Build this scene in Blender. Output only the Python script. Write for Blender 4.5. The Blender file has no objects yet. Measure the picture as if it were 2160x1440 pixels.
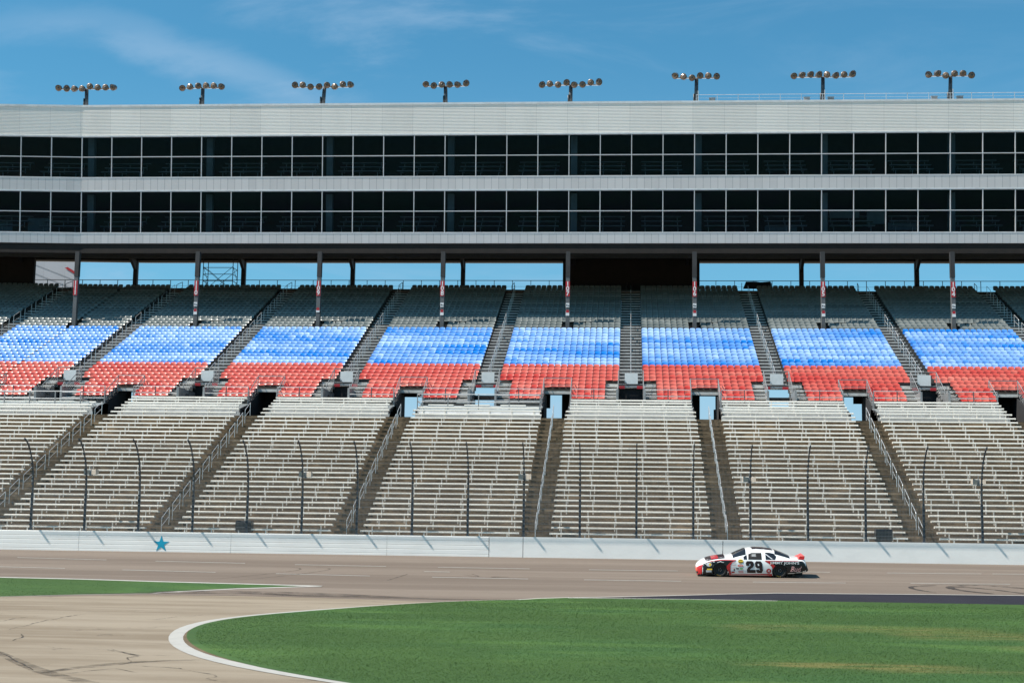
import bpy, bmesh, math, random
import numpy as np
from mathutils import Vector, Matrix
R = math.radians
random.seed(7); rng = np.random.default_rng(7)
scene = bpy.context.scene
COL = scene.collection

# ------------------------------------------------------------------ camera
H = 1.95
YAW, PIT, ROL = -.07649, .135, .01489
r0 = Vector((math.cos(YAW), -math.sin(YAW), 0))
fw = Vector((math.sin(YAW)*math.cos(PIT), math.cos(YAW)*math.cos(PIT), math.sin(PIT)))
u0 = Vector((-math.sin(YAW)*math.sin(PIT), -math.cos(YAW)*math.sin(PIT), math.cos(PIT)))
cr, sr = math.cos(ROL), math.sin(ROL)
right = r0*cr + u0*sr; up = r0*-sr + u0*cr
cam = bpy.data.cameras.new('camera'); co = bpy.data.objects.new('camera', cam); COL.objects.link(co)
M = Matrix((right, up, -fw)).transposed().to_4x4(); M.translation = (0, 0, H)
co.matrix_world = M
cam.sensor_width = 36; cam.lens = 3241.88*36/2160; cam.clip_start = .5; cam.clip_end = 6000
scene.camera = co

# ------------------------------------------------------------------ world, sun, exposure
SUN = Vector((-.75, -.235, 1.0)).normalized()
elev = math.asin(SUN.z)
w = bpy.data.worlds.new('World'); scene.world = w; w.use_nodes = True
nt = w.node_tree; nt.nodes.clear()
def N(tree, t, **kw):
    n = tree.nodes.new(t)
    for k, v in kw.items(): setattr(n, k, v)
    return n
def math_n(tree, op, a, b=None, c=None):
    n = N(tree, 'ShaderNodeMath', operation=op)
    for i, v in enumerate((a, b, c)):
        if v is None: continue
        if isinstance(v, (int, float)): n.inputs[i].default_value = v
        else: tree.links.new(v, n.inputs[i])
    return n.outputs[0]
sky = N(nt, 'ShaderNodeTexSky', sky_type='NISHITA', sun_disc=False)
sky.sun_elevation = elev; sky.sun_rotation = math.atan2(SUN.x, SUN.y)
sky.altitude = 200; sky.air_density = 1.0; sky.dust_density = .6; sky.ozone_density = 2.2
tint = N(nt, 'ShaderNodeMix', data_type='RGBA', blend_type='MULTIPLY'); tint.inputs[0].default_value = 1
tint.inputs[7].default_value = (.45, 1.02, 1.09, 1)
nt.links.new(sky.outputs[0], tint.inputs[6])
tc = N(nt, 'ShaderNodeTexCoord'); sp = N(nt, 'ShaderNodeSeparateXYZ'); nt.links.new(tc.outputs['Generated'], sp.inputs[0])
ymax = math_n(nt, 'MAXIMUM', sp.outputs[1], .05)
u = math_n(nt, 'DIVIDE', sp.outputs[0], ymax); v = math_n(nt, 'DIVIDE', sp.outputs[2], ymax)
# a long cirrus streak: distance from a sagging line in the sky
lin = math_n(nt, 'ADD', math_n(nt, 'MULTIPLY', math_n(nt, 'POWER', math_n(nt, 'MAXIMUM', math_n(nt, 'ADD', u, .44), 0), 2), -1.1), .357)
cb = N(nt, 'ShaderNodeCombineXYZ'); nt.links.new(u, cb.inputs[0]); nt.links.new(v, cb.inputs[1])
def noise(tree, vec, scale, detail=6, rough=.6, dist=0., mscale=None, rot=0):
    n = N(tree, 'ShaderNodeTexNoise'); n.inputs['Scale'].default_value = scale; n.inputs['Detail'].default_value = detail
    n.inputs['Roughness'].default_value = rough; n.inputs['Distortion'].default_value = dist
    if mscale:
        m = N(tree, 'ShaderNodeMapping'); m.inputs['Scale'].default_value = mscale; m.inputs['Rotation'].default_value = (0, 0, rot)
        tree.links.new(vec, m.inputs[0]); vec = m.outputs[0]
    tree.links.new(vec, n.inputs['Vector']); return n.outputs['Fac']
wig = noise(nt, cb.outputs[0], 9, 5, .55, .3, (1, 2.2, 1), R(-20))
big = noise(nt, cb.outputs[0], 5, 8, .62, .6, (.8, 3.2, 1), R(-14))
d = math_n(nt, 'ABSOLUTE', math_n(nt, 'SUBTRACT', math_n(nt, 'ADD', v, math_n(nt, 'MULTIPLY', math_n(nt, 'SUBTRACT', wig, .5), .05)), lin))
def mrange(tree, val, a, b, c=0., d_=1.):
    n = N(tree, 'ShaderNodeMapRange', interpolation_type='SMOOTHSTEP'); tree.links.new(val, n.inputs[0])
    for i, x in enumerate((a, b, c, d_)): n.inputs[i+1].default_value = x
    return n.outputs[0]
streak = math_n(nt, 'MULTIPLY', mrange(nt, d, .0, .020, 1., 0.), mrange(nt, u, -.47, -.36, .35, 1.))
streak = math_n(nt, 'MULTIPLY', streak, mrange(nt, u, -.26, -.17, 1., 0.))
streak = math_n(nt, 'MULTIPLY', streak, mrange(nt, wig, .3, .65, .45, 1.))
veil = mrange(nt, big, .46, .74, 0., .36)
veil = math_n(nt, 'MULTIPLY', veil, mrange(nt, u, -.1, .22, 1., .35))
low = math_n(nt, 'ADD', mrange(nt, v, .34, .22, 0., .12), mrange(nt, v, .16, .08, 0., .6))
cl = math_n(nt, 'MINIMUM', math_n(nt, 'ADD', math_n(nt, 'ADD', math_n(nt, 'MULTIPLY', streak, .38), veil), low), .75)
mx = N(nt, 'ShaderNodeMix', data_type='RGBA'); nt.links.new(cl, mx.inputs[0]); nt.links.new(tint.outputs[2], mx.inputs[6])
mx.inputs[7].default_value = (3.5, 4.9, 6.5, 1)
bg = N(nt, 'ShaderNodeBackground'); bg.inputs['Strength'].default_value = .080
nt.links.new(mx.outputs[2], bg.inputs[0]); wo = N(nt, 'ShaderNodeOutputWorld'); nt.links.new(bg.outputs[0], wo.inputs[0])
sl = bpy.data.lights.new('sun', 'SUN'); sl.energy = 5.0; sl.angle = R(.5); sl.color = (1, .94, .855)
so = bpy.data.objects.new('sun', sl); COL.objects.link(so); so.rotation_euler = SUN.to_track_quat('Z', 'Y').to_euler()
so.location = (-40, -20, 90)
scene.view_settings.view_transform = 'Standard'; scene.view_settings.look = 'None'
scene.view_settings.exposure = .64; scene.view_settings.gamma = 1
scene.render.film_transparent = False
scene.cycles.max_bounces = 6; scene.cycles.transparent_max_bounces = 12

# ------------------------------------------------------------------ materials
def principled(name, col, rough=.7, metal=0., spec=.5):
    m = bpy.data.materials.new(name); m.use_nodes = True; b = m.node_tree.nodes['Principled BSDF']
    b.inputs['Base Color'].default_value = (*col, 1); b.inputs['Roughness'].default_value = rough
    b.inputs['Metallic'].default_value = metal; b.inputs['Specular IOR Level'].default_value = spec
    return m
def mixcol(t, fac, a, b, blend='MIX'):
    n = N(t, 'ShaderNodeMix', data_type='RGBA', blend_type=blend)
    for i, x in ((0, fac), (6, a), (7, b)):
        if isinstance(x, (int, float)): n.inputs[i].default_value = x
        elif isinstance(x, tuple): n.inputs[i].default_value = (*x, 1)
        else: t.links.new(x, n.inputs[i])
    return n.outputs[2]
def ocoord(t): return N(t, 'ShaderNodeTexCoord').outputs['Object']
def mat(name, col, rough=.7, metal=0., var=.15, scale=1.5, mscale=None, dark=None, bump=0., bscale=40, lo=.35, hi=.7):
    m = principled(name, col, rough, metal); t = m.node_tree; b = t.nodes['Principled BSDF']; c = ocoord(t)
    n1 = noise(t, c, scale, 8, .65, .2, mscale)
    dk = dark or tuple(x*(1-var*2.2) for x in col)
    out = mixcol(t, mrange(t, n1, lo, hi), col, dk)
    n2 = noise(t, c, scale*14, 3, .6, 0, mscale)
    out = mixcol(t, math_n(t, 'MULTIPLY', mrange(t, n2, .3, .75), var*.8), out, tuple(x*.55 for x in col))
    t.links.new(out, b.inputs['Base Color'])
    if bump:
        bn = N(t, 'ShaderNodeBump'); bn.inputs['Strength'].default_value = bump; bn.inputs['Distance'].default_value = .02
        t.links.new(noise(t, c, bscale, 4, .6), bn.inputs['Height']); t.links.new(bn.outputs[0], b.inputs['Normal'])
    return m
M_ = {}
M_['panel'] = None
def panel_mat(name, col, pitch, horiz=False):
    m = principled(name, col, .45, 0, .4); t = m.node_tree; b = t.nodes['Principled BSDF']; c = ocoord(t)
    s = N(t, 'ShaderNodeSeparateXYZ'); t.links.new(c, s.inputs[0]); ax = s.outputs[2 if horiz else 0]
    q = math_n(t, 'DIVIDE', ax, pitch); fr = math_n(t, 'FRACT', math_n(t, 'ADD', q, 400.)); 
    line = math_n(t, 'LESS_THAN', fr, .035/pitch)
    wn = N(t, 'ShaderNodeTexWhiteNoise', noise_dimensions='1D'); t.links.new(math_n(t, 'FLOOR', q), wn.inputs['W'])
    base = mixcol(t, math_n(t, 'MULTIPLY', wn.outputs[0], .22), col, tuple(x*.62 for x in col))
    base = mixcol(t, math_n(t, 'MULTIPLY', mrange(t, noise(t, c, .5, 6, .7, 0, (1, 1, .15)), .45, .8), .25), base, tuple(x*.6 for x in col))
    t.links.new(mixcol(t, math_n(t, 'MULTIPLY', line, .22 if pitch > 1 else .45), base, (.12, .12, .13)), b.inputs['Base Color'])
    return m
M_['fascia'] = panel_mat('fascia_panels', (.68, .635, .61), .583)
M_['corr'] = panel_mat('corrugated_panels', (.86, .81, .74), 2.5)
M_['whitetrim'] = mat('white_trim', (.80, .80, .79), .45, var=.08)
M_['mullion'] = mat('mullion', (.62, .61, .61), .4, var=.05)
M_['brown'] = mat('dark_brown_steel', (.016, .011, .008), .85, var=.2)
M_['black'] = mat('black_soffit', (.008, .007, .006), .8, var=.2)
M_['colsteel'] = mat('column_grey_steel', (.12, .12, .122), .55, var=.15, scale=.8)
M_['coldark'] = mat('rear_dark_steel', (.03, .03, .032), .6)
M_['interior'] = mat('interior_paint', (.05, .055, .055), .8, var=.1)
M_['intcol'] = mat('interior_column_paint', (.17, .26, .29), .7, var=.1)
M_['counter'] = mat('interior_counter', (.36, .46, .50), .5)
g = bpy.data.materials.new('dark_tinted_glass'); g.use_nodes = True; t = g.node_tree; t.nodes.clear()
tr = N(t, 'ShaderNodeBsdfTransparent'); tr.inputs[0].default_value = (.40, .45, .49, 1)
gl = N(t, 'ShaderNodeBsdfGlossy'); gl.inputs['Roughness'].default_value = .015; gl.inputs[0].default_value = (.20, .25, .30, 1)
fr = N(t, 'ShaderNodeFresnel'); fr.inputs[0].default_value = 1.35
bmp = N(t, 'ShaderNodeBump'); bmp.inputs['Strength'].default_value = .25; bmp.inputs['Distance'].default_value = .08
t.links.new(noise(t, ocoord(t), .55, 3, .5, .6, (1, 1, 1.4)), bmp.inputs['Height']); t.links.new(bmp.outputs[0], gl.inputs['Normal']); t.links.new(bmp.outputs[0], fr.inputs['Normal'])
ms = N(t, 'ShaderNodeMixShader'); t.links.new(fr.outputs[0], ms.inputs[0]); t.links.new(tr.outputs[0], ms.inputs[1]); t.links.new(gl.outputs[0], ms.inputs[2])
t.links.new(ms.outputs[0], N(t, 'ShaderNodeOutputMaterial').inputs[0]); M_['glass'] = g
# concrete terrace: brown weathered with horizontal streaks and stains
def concrete(name, col, dark, sc=.6, streak=(.35, 1, 6)):
    m = principled(name, col, .9, 0, .2); t = m.node_tree; b = t.nodes['Principled BSDF']; c = ocoord(t)
    a = noise(t, c, sc, 9, .7, .5, streak); f2 = noise(t, c, 3.2, 6, .7, .3, (1, 1, 2)); f3 = noise(t, c, 22, 3, .6)
    o = mixcol(t, mrange(t, a, .36, .66), col, dark)
    o = mixcol(t, math_n(t, 'MULTIPLY', mrange(t, f2, .38, .68), .8), o, tuple(x*.38 for x in dark))
    o = mixcol(t, math_n(t, 'MULTIPLY', mrange(t, noise(t, c, .55, 6, .7, .5), .50, .72), .75), o, tuple(min(1, x*1.7) for x in col))
    o = mixcol(t, math_n(t, 'MULTIPLY', f3, .35), o, tuple(x*.6 for x in col))
    t.links.new(o, b.inputs['Base Color']); return m
M_['terrace'] = concrete('stained_terrace_concrete', (.27, .200, .128), (.125, .088, .056))
M_['aisle'] = concrete('aisle_concrete', (.175, .130, .083), (.105, .076, .047))
M_['deck'] = mat('upper_deck_metal', (.085, .085, .082), .7, var=.2)
M_['stairmetal'] = mat('stair_metal', (.60, .585, .55), .5, 0, var=.15, scale=2)
M_['platform'] = mat('platform_metal', (.56, .56, .55), .5, .1, var=.12)
def alu():
    m = principled('bench_aluminium', (.78, .77, .745), .38, .0, .6); t = m.node_tree; b = t.nodes['Principled BSDF']
    g = N(t, 'ShaderNodeNewGeometry').outputs['Position']
    wn = N(t, 'ShaderNodeTexWhiteNoise', noise_dimensions='3D'); sn = N(t, 'ShaderNodeVectorMath', operation='SNAP'); sn.inputs[1].default_value = (2.1, .36, 50)
    t.links.new(g, sn.inputs[0]); t.links.new(sn.outputs[0], wn.inputs['Vector'])
    o = mixcol(t, math_n(t, 'MULTIPLY', wn.outputs[0], .45), (.90, .85, .765), (.62, .58, .52))
    o = mixcol(t, math_n(t, 'MULTIPLY', mrange(t, noise(t, g, 9, 5, .7), .55, .72), .5), o, (.30, .27, .23))
    t.links.new(o, b.inputs['Base Color']); return m
M_['alu'] = alu()
M_['leg'] = mat('bench_leg_paint', (.76, .72, .65), .5, .1, var=.1)
M_['rail'] = mat('galvanised_rail', (.60, .61, .62), .38, .5, var=.08)
M_['raildark'] = mat('dark_rail', (.08, .085, .09), .5, .3, var=.1)
M_['railgrey'] = mat('weathered_grey_rail', (.28, .285, .29), .5, .4, var=.1)
M_['fencepost'] = mat('fence_post_steel', (.030, .042, .058), .45, .3, var=.1)
M_['wallwhite'] = mat('white_barrier_paint', (.90, .865, .82), .5, var=.05, scale=.5, mscale=(1, 1, 2.2), hi=.8)
M_['smoke'] = mat('black_plastic', (.012, .012, .014), .4, var=.1)
M_['hornbox'] = mat('beige_speaker_shell', (.60, .52, .43), .6, var=.1)
M_['lampshell'] = mat('lamp_housing', (.15, .13, .12), .45, .5, var=.2)
M_['lampglass'] = mat('lamp_lens', (.22, .15, .10), .12, .2, var=.2, scale=9)
M_['chrome'] = principled('lamp_reflector', (.75, .72, .66), .2, .9)
M_['pole'] = mat('pole_steel', (.10, .11, .12), .5, .4, var=.3, scale=3)
M_['signred'] = mat('sign_red', (.42, .018, .025), .5, var=.06)
M_['signwhite'] = mat('sign_white', (.75, .74, .73), .5, var=.06)
M_['boxwhite'] = mat('white_sheet_board', (.66, .68, .68), .5, var=.05)
M_['blue'] = mat('star_blue', (.0, .33, .50), .5, var=.05)
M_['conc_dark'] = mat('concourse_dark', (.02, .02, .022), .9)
M_['farpanel'] = panel_mat('far_building_panels', (.50, .52, .56), 2.2)
M_['line'] = mat('painted_line_white', (.40, .385, .35), .7, var=.12, scale=2.5, hi=.85)
# seats with a faded attribute
def seat_mat(name, deep, pale, rough=.32):
    m = principled(name, deep, rough, 0, .5); t = m.node_tree; b = t.nodes['Principled BSDF']
    at = N(t, 'ShaderNodeAttribute', attribute_name='fade', attribute_type='GEOMETRY')
    t.links.new(mixcol(t, at.outputs['Fac'], deep, pale), b.inputs['Base Color']); return m
M_['seat_red'] = seat_mat('red_seat_plastic', (.48, .042, .032), (.64, .20, .15))
M_['seat_blue'] = seat_mat('blue_seat_plastic', (.008, .185, .62), (.34, .50, .78))
M_['seat_grey'] = seat_mat('grey_seat_plastic', (.115, .130, .125), (.20, .215, .205))
def seat_obj_mat():
    m = principled('red_seat_plastic_front', (.7, .05, .04), .32); t = m.node_tree
    oi = N(t, 'ShaderNodeObjectInfo')
    t.links.new(mixcol(t, math_n(t, 'POWER', oi.outputs['Random'], 1.5), (.48, .042, .032), (.62, .17, .13)), t.nodes['Principled BSDF'].inputs['Base Color']); return m
M_['seat_red_o'] = seat_obj_mat()

# ------------------------------------------------------------------ mesh helpers
class MB:
    def __init__(s): s.v = []; s.f = []; s.m = []
    def add(s, vs, fs, mi=0):
        o = len(s.v); s.v += [tuple(p) for p in vs]; s.f += [[i+o for i in f] for f in fs]; s.m += [mi]*len(fs)
    def box(s, x0, x1, y0, y1, z0, z1, mi=0):
        s.add([(x0,y0,z0),(x1,y0,z0),(x1,y1,z0),(x0,y1,z0),(x0,y0,z1),(x1,y0,z1),(x1,y1,z1),(x0,y1,z1)],
              [(0,3,2,1),(4,5,6,7),(0,1,5,4),(1,2,6,5),(2,3,7,6),(3,0,4,7)], mi)
    def tube(s, a, b, r, n=6, mi=0, r2=None):
        a = Vector(a); b = Vector(b); d = (b-a).normalized(); x = d.orthogonal().normalized(); y = d.cross(x); r2 = r if r2 is None else r2
        vs = [a+(x*math.cos(2*math.pi*i/n)+y*math.sin(2*math.pi*i/n))*r for i in range(n)]+[b+(x*math.cos(2*math.pi*i/n)+y*math.sin(2*math.pi*i/n))*r2 for i in range(n)]
        s.add(vs, [(i,(i+1)%n,n+(i+1)%n,n+i) for i in range(n)]+[tuple(range(n))[::-1], tuple(range(n,2*n))], mi)
    def path(s, pts, r, n=5, mi=0):
        for a, b in zip(pts, pts[1:]): s.tube(a, b, r, n, mi)
    def prism(s, poly, x0, x1, mi=0):  # poly in (y,z), extruded along x
        n = len(poly)
        s.add([(x0,y,z) for y,z in poly]+[(x1,y,z) for y,z in poly], [(i,(i+1)%n,n+(i+1)%n,n+i) for i in range(n)]+[tuple(range(n))[::-1], tuple(range(n,2*n))], mi)
    def lathe(s, c, axis, prof, n=12, mi=0):
        c = Vector(c); d = Vector(axis).normalized(); x = d.orthogonal().normalized(); y = d.cross(x); vs = []
        for (t_, r) in prof: vs += [c+d*t_+(x*math.cos(2*math.pi*i/n)+y*math.sin(2*math.pi*i/n))*r for i in range(n)]
        fs = []
        for k in range(len(prof)-1): fs += [(k*n+i,k*n+(i+1)%n,(k+1)*n+(i+1)%n,(k+1)*n+i) for i in range(n)]
        fs.append(tuple(range(n))[::-1]); fs.append(tuple(range((len(prof)-1)*n, len(prof)*n)))
        s.add(vs, fs, mi)
    def mesh(s, name, mats, smooth=False, fold_=False):
        me = bpy.data.meshes.new(name); vs = [fold(*(lean(*p) if LEAN else p)) for p in s.v] if fold_ else s.v
        me.from_pydata(vs, [], s.f)
        for m in (mats if isinstance(mats, list) else [mats]): me.materials.append(m)
        me.polygons.foreach_set('material_index', s.m)
        if smooth: me.polygons.foreach_set('use_smooth', [True]*len(s.f))
        bm = bmesh.new(); bm.from_mesh(me); bmesh.ops.recalc_face_normals(bm, faces=bm.faces); bm.to_mesh(me); bm.free()
        return me
    def build(s, name, mats, parent=None, smooth=False, fold_=False, loc=None):
        o = bpy.data.objects.new(name, s.mesh(name, mats, smooth, fold_)); COL.objects.link(o)
        if loc: o.location = loc
        if parent: o.parent = parent
        return o
def tag(o, label=None, cat=None, group=None, kind=None):
    for k, x in (('label', label), ('category', cat), ('group', group), ('kind', kind)):
        if x: o[k] = x
    return o
def empty(name, loc=(0, 0, 0), rz=0):
    o = bpy.data.objects.new(name, None); COL.objects.link(o); o.location = loc; o.rotation_euler = (0, 0, rz); o.empty_display_size = .2; return o
def inst(name, me, parent=None, loc=(0, 0, 0), rz=0):
    o = bpy.data.objects.new(name, me); COL.objects.link(o); o.location = loc; o.rotation_euler = (0, 0, rz)
    if parent: o.parent = parent
    return o
def copy_tree(o, parent=None):
    c = o.copy(); COL.objects.link(c); c.parent = parent
    for ch in list(o.children): copy_tree(ch, c)
    return c
XF = -44.84; TH = R(4.2)
def fold(x, y, z): return (x, y-(XF-x)*math.tan(TH), z) if x < XF else (x, y, z)
LEAN = False; ZL = 24.475*120.75/121.16+1.95; TL = .105
def lean(x, y, z):
    if z <= ZL: return (x, y, z)
    y2 = y-(z-ZL)*TL; return (x, y2, H+(z-H)*(1-(z-ZL)*TL/120.75))
def cx(i): return -44.84+10*i
YE = 62.0; SL = .0875
def gz(y): return max(0., (y-YE)*SL)
ORD = ['lowest','second','third','fourth','fifth','sixth','seventh','eighth','ninth','tenth','eleventh','twelfth','thirteenth','fourteenth','fifteenth','sixteenth','seventeenth','eighteenth','nineteenth','twentieth','twenty-first','twenty-second','twenty-third','twenty-fourth','twenty-fifth','twenty-sixth','twenty-seventh','twenty-eighth','twenty-ninth','thirtieth','thirty-first']
ORD1 = ['first']+ORD[1:]
def sec(i): return str(111-i)

# ------------------------------------------------------------------ ground sheets
def ground_mat(name, base, dark, light=None, fine=.25, cracks=0., streak=None, grid=1.0):
    m = principled(name, base, .92, 0, .15); t = m.node_tree; b = t.nodes['Principled BSDF']; c = ocoord(t)
    o = mixcol(t, mrange(t, noise(t, c, .16*grid, 8, .68, .6, streak), .38, .62), base, dark)
    if light: o = mixcol(t, math_n(t, 'MULTIPLY', mrange(t, noise(t, c, .5, 7, .7, .2, streak), .5, .75), .6), o, light)
    o = mixcol(t, math_n(t, 'MULTIPLY', noise(t, c, 30, 3, .7, 0, (.3, 1, 1)), fine), o, tuple(x*.45 for x in base))
    o = mixcol(t, math_n(t, 'MULTIPLY', mrange(t, noise(t, c, 7, 3, .7, 0, (.15, .8, 1)), .55, .7), fine*.8), o, tuple(x*.5 for x in base))
    if cracks:
        vo = N(t, 'ShaderNodeTexVoronoi', feature='DISTANCE_TO_EDGE'); vo.inputs['Scale'].default_value = .16
        nz = N(t, 'ShaderNodeTexNoise'); nz.inputs['Scale'].default_value = .8; nz.inputs['Detail'].default_value = 6; t.links.new(c, nz.inputs['Vector'])
        ad = N(t, 'ShaderNodeVectorMath', operation='MULTIPLY_ADD'); ad.inputs[1].default_value = (2.2, 2.2, 0); t.links.new(nz.outputs['Color'], ad.inputs[0]); t.links.new(c, ad.inputs[2])
        t.links.new(ad.outputs[0], vo.inputs['Vector'])
        ln = mrange(t, vo.outputs['Distance'], .001, .006, 1., 0.)
        msk = mrange(t, noise(t, c, .35, 3, .5), .50, .62)
        o = mixcol(t, math_n(t, 'MULTIPLY', math_n(t, 'MULTIPLY', ln, msk), cracks), o, (.06, .05, .04))
    t.links.new(o, b.inputs['Base Color'])
    bn = N(t, 'ShaderNodeBump'); bn.inputs['Strength'].default_value = .5; bn.inputs['Distance'].default_value = .01
    t.links.new(noise(t, c, 60, 3, .7), bn.inputs['Height']); t.links.new(bn.outputs[0], b.inputs['Normal'])
    return m
M_['pit'] = ground_mat('pale_pit_concrete', (.290, .242, .182), (.200, .158, .112), (.345, .295, .232), .30, .55, (.30, 1.3, 1))
M_['track'] = ground_mat('track_asphalt', (.208, .168, .136), (.150, .118, .095), (.245, .200, .165), .34, .0, (.07, 1.9, 1))
M_['darkasph'] = ground_mat('new_dark_asphalt', (.026, .025, .034), (.020, .020, .026), None, .2)
def grass_mat(name, tips=False):
    m = principled(name, (.05, .12, .03), .8, 0, .15); t = m.node_tree; b = t.nodes['Principled BSDF']
    c = N(t, 'ShaderNodeNewGeometry').outputs['Position']
    g1, g2, g3 = (.064, .126, .034), (.042, .094, .028), (.105, .160, .043)
    if tips: g1, g2, g3 = (.096, .180, .044), (.052, .114, .032), (.165, .240, .060)
    o = mixcol(t, mrange(t, noise(t, c, .30, 7, .62, .8, (.30, 1, 1)), .40, .60), g1, g2)
    o = mixcol(t, math_n(t, 'MULTIPLY', mrange(t, noise(t, c, .9, 6, .7, .3, (.3, 1, 1)), .5, .78), .7), o, g3)
    s0 = N(t, 'ShaderNodeSeparateXYZ'); t.links.new(c, s0.inputs[0])
    for ax_, ay_, ph in ((.55, .30, .0), (-.25, .62, 2.0)):
        q = math_n(t, 'ADD', math_n(t, 'MULTIPLY', s0.outputs[0], ax_), math_n(t, 'MULTIPLY', s0.outputs[1], ay_))
        q = math_n(t, 'ADD', q, math_n(t, 'MULTIPLY', noise(t, c, .25, 3, .5), 3.5))
        sn = mrange(t, math_n(t, 'SINE', math_n(t, 'ADD', q, ph)), -.5, .5)
        o = mixcol(t, math_n(t, 'MULTIPLY', sn, .62), o, tuple(x*.66 for x in g1))
    # dry streaks along the far side of the field
    s = N(t, 'ShaderNodeSeparateXYZ'); t.links.new(c, s.inputs[0])
    for y0, wd, x0, x1, amt in ((28.2, 1.3, 1.5, 5.2, .85), (27.2, .8, 3.5, 10, .45), (42.5, 3.0, 2, 9, .5), (39.5, 3.2, 6, 16, .55), (34.5, 1.6, 7.5, 14, .5)):
        dd = math_n(t, 'ABSOLUTE', math_n(t, 'SUBTRACT', s.outputs[1], y0))
        k = math_n(t, 'MULTIPLY', mrange(t, dd, 0., wd, 1., 0.), math_n(t, 'MULTIPLY', mrange(t, s.outputs[0], x0, x0+1.4), mrange(t, s.outputs[0], x1-.5, x1+1.5, 1., 0.)))
        k = math_n(t, 'MULTIPLY', k, mrange(t, noise(t, c, 1.6, 6, .75, .2, (.35, 1, 1)), .34, .66))
        o = mixcol(t, math_n(t, 'MINIMUM', math_n(t, 'MULTIPLY', k, amt*.9), 1.), o, (.25, .195, .070))
    o = mixcol(t, math_n(t, 'MULTIPLY', noise(t, c, 16, 4, .8), .22), o, tuple(x*.5 for x in g2))
    t.links.new(o, b.inputs['Base Color']); return m
M_['grass'] = grass_mat('turf_soil'); M_['blades'] = grass_mat('grass_blades', True)
M_['dirt'] = ground_mat('bare_soil_edge', (.17, .125, .08), (.11, .08, .05), None, .3)

def sheet(name, poly, off, m, cuts=(YE,)):
    bm = bmesh.new(); vs = [bm.verts.new((x, y, 0)) for x, y in poly]; f = bm.faces.new(vs)
    for yc in cuts:
        bmesh.ops.bisect_plane(bm, geom=bm.verts[:]+bm.edges[:]+bm.faces[:], plane_co=(0, yc, 0), plane_no=(0, 1, 0))
    bmesh.ops.triangulate(bm, faces=bm.faces[:])
    for vv in bm.verts: vv.co.z = gz(vv.co.y)+off
    bmesh.ops.recalc_face_normals(bm, faces=bm.faces)
    for ff in bm.faces:
        if ff.normal.z < 0: ff.normal_flip()
    me = bpy.data.meshes.new(name); bm.to_mesh(me); bm.free(); me.materials.append(m)
    o = bpy.data.objects.new(name, me); COL.objects.link(o); return o
def ribbon(name, a, b, off, m):
    poly = list(a)+list(b)[::-1]; return sheet(name, poly, off, m)
def chaikin(p, n=2):
    for _ in range(n):
        q = [p[0]]
        for a, b in zip(p, p[1:]):
            q += [(a[0]*.75+b[0]*.25, a[1]*.75+b[1]*.25), (a[0]*.25+b[0]*.75, a[1]*.25+b[1]*.75)]
        q.append(p[-1]); p = q
    return p
def smooth_line(p, n=1):
    for _ in range(n): p = [p[0]]+[((a[0]+2*b[0]+c[0])/4, (a[1]+2*b[1]+c[1])/4) for a, b, c in zip(p, p[1:], p[2:])]+[p[-1]]
    return p
gm = MB(); gm.add([(-3000,-600,-.02),(3000,-600,-.02),(3000,5000,-.02),(-3000,5000,-.02)], [(0,1,2,3)])
tag(gm.build('ground', M_['pit']), kind='structure')
pit = sheet('pit_road', [(-60,-20),(40,-20),(40,62),(-60,62)], 0.0, M_['pit']); tag(pit, kind='structure')
trk = sheet('race_track', [(-80,60.2),(-21.5,56.6),(-19.2,60.2),(-16.2,61.1),(-13.5,60.8),(-11.1,60.0),(-9.1,59.0),(-6.8,57.9),(-4,58.6),(60,58.6),(60,80.9),(-80,80.9)], .004, M_['track']); tag(trk, kind='structure')
dk = sheet('dark_asphalt_strip', [(-2.4,62.7),(-.07,63.5),(2.26,64.35),(4.24,65.1),(6.25,65.75),(8.87,65.9),(12.8,66.2),(16.5,66.4),(60,66.4),(60,62.9),(-2.4,62.3)], .008, M_['darkasph']); tag(dk, kind='structure')
g_out = smooth_line([(-2.37,62.95),(-3.87,62.55),(-5.65,61.1),(-7.2,57.4),(-8.35,53.4),(-9.1,50.3),(-9.95,47.2),(-10.55,44.6),(-10.85,41.8),(-10.78,39.2),(-10.42,36.8),(-9.97,34.7),(-9.4,32.7),(-8.76,30.8),(-7.98,28.8),(-7.1,27.0),(-6.13,25.3),(-5.2,24.0),(-4.2,22.8),(-3.3,21.7),(-1.0,19.2),(4,14.5),(12,9)])
g_poly = chaikin(g_out, 1)+[(60,4),(60,62.9),(15.75,63.2),(5.38,63.2),(2.2,63.2)]
gb = sheet('turf_soil', g_poly, .012, M_['grass']); tag(gb, kind='structure')
isl = [(-27.6,66.75),(-24,66.55),(-20.3,66.1),(-16.75,65.8),(-14.3,65.55),(-13.9,65.42),(-16.37,64.4),(-19.0,62.7),(-21.2,59.4),(-22.9,55.5),(-26,49),(-60,30),(-60,68.2),(-40,67.6)]
isl_o = sheet('turf_soil', isl, .012, M_['grass']); tag(isl_o, kind='structure')
lo_ = smooth_line([(-2.37,63.2),(-3.87,62.85),(-5.72,61.4),(-7.5,57.5),(-8.75,53.4),(-9.5,50.2),(-10.2,47.2),(-10.95,44.3),(-11.15,41.5),(-11.05,38.6),(-10.62,36.0),(-10.03,33.45),(-9.37,31.3),(-8.6,29.2),(-7.78,27.4),(-6.73,25.6),(-5.55,24.0),(-4.6,22.9),(-3.7,22.0),(-1.4,19.4),(3.6,14.6),(11.6,9.0)])
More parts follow.
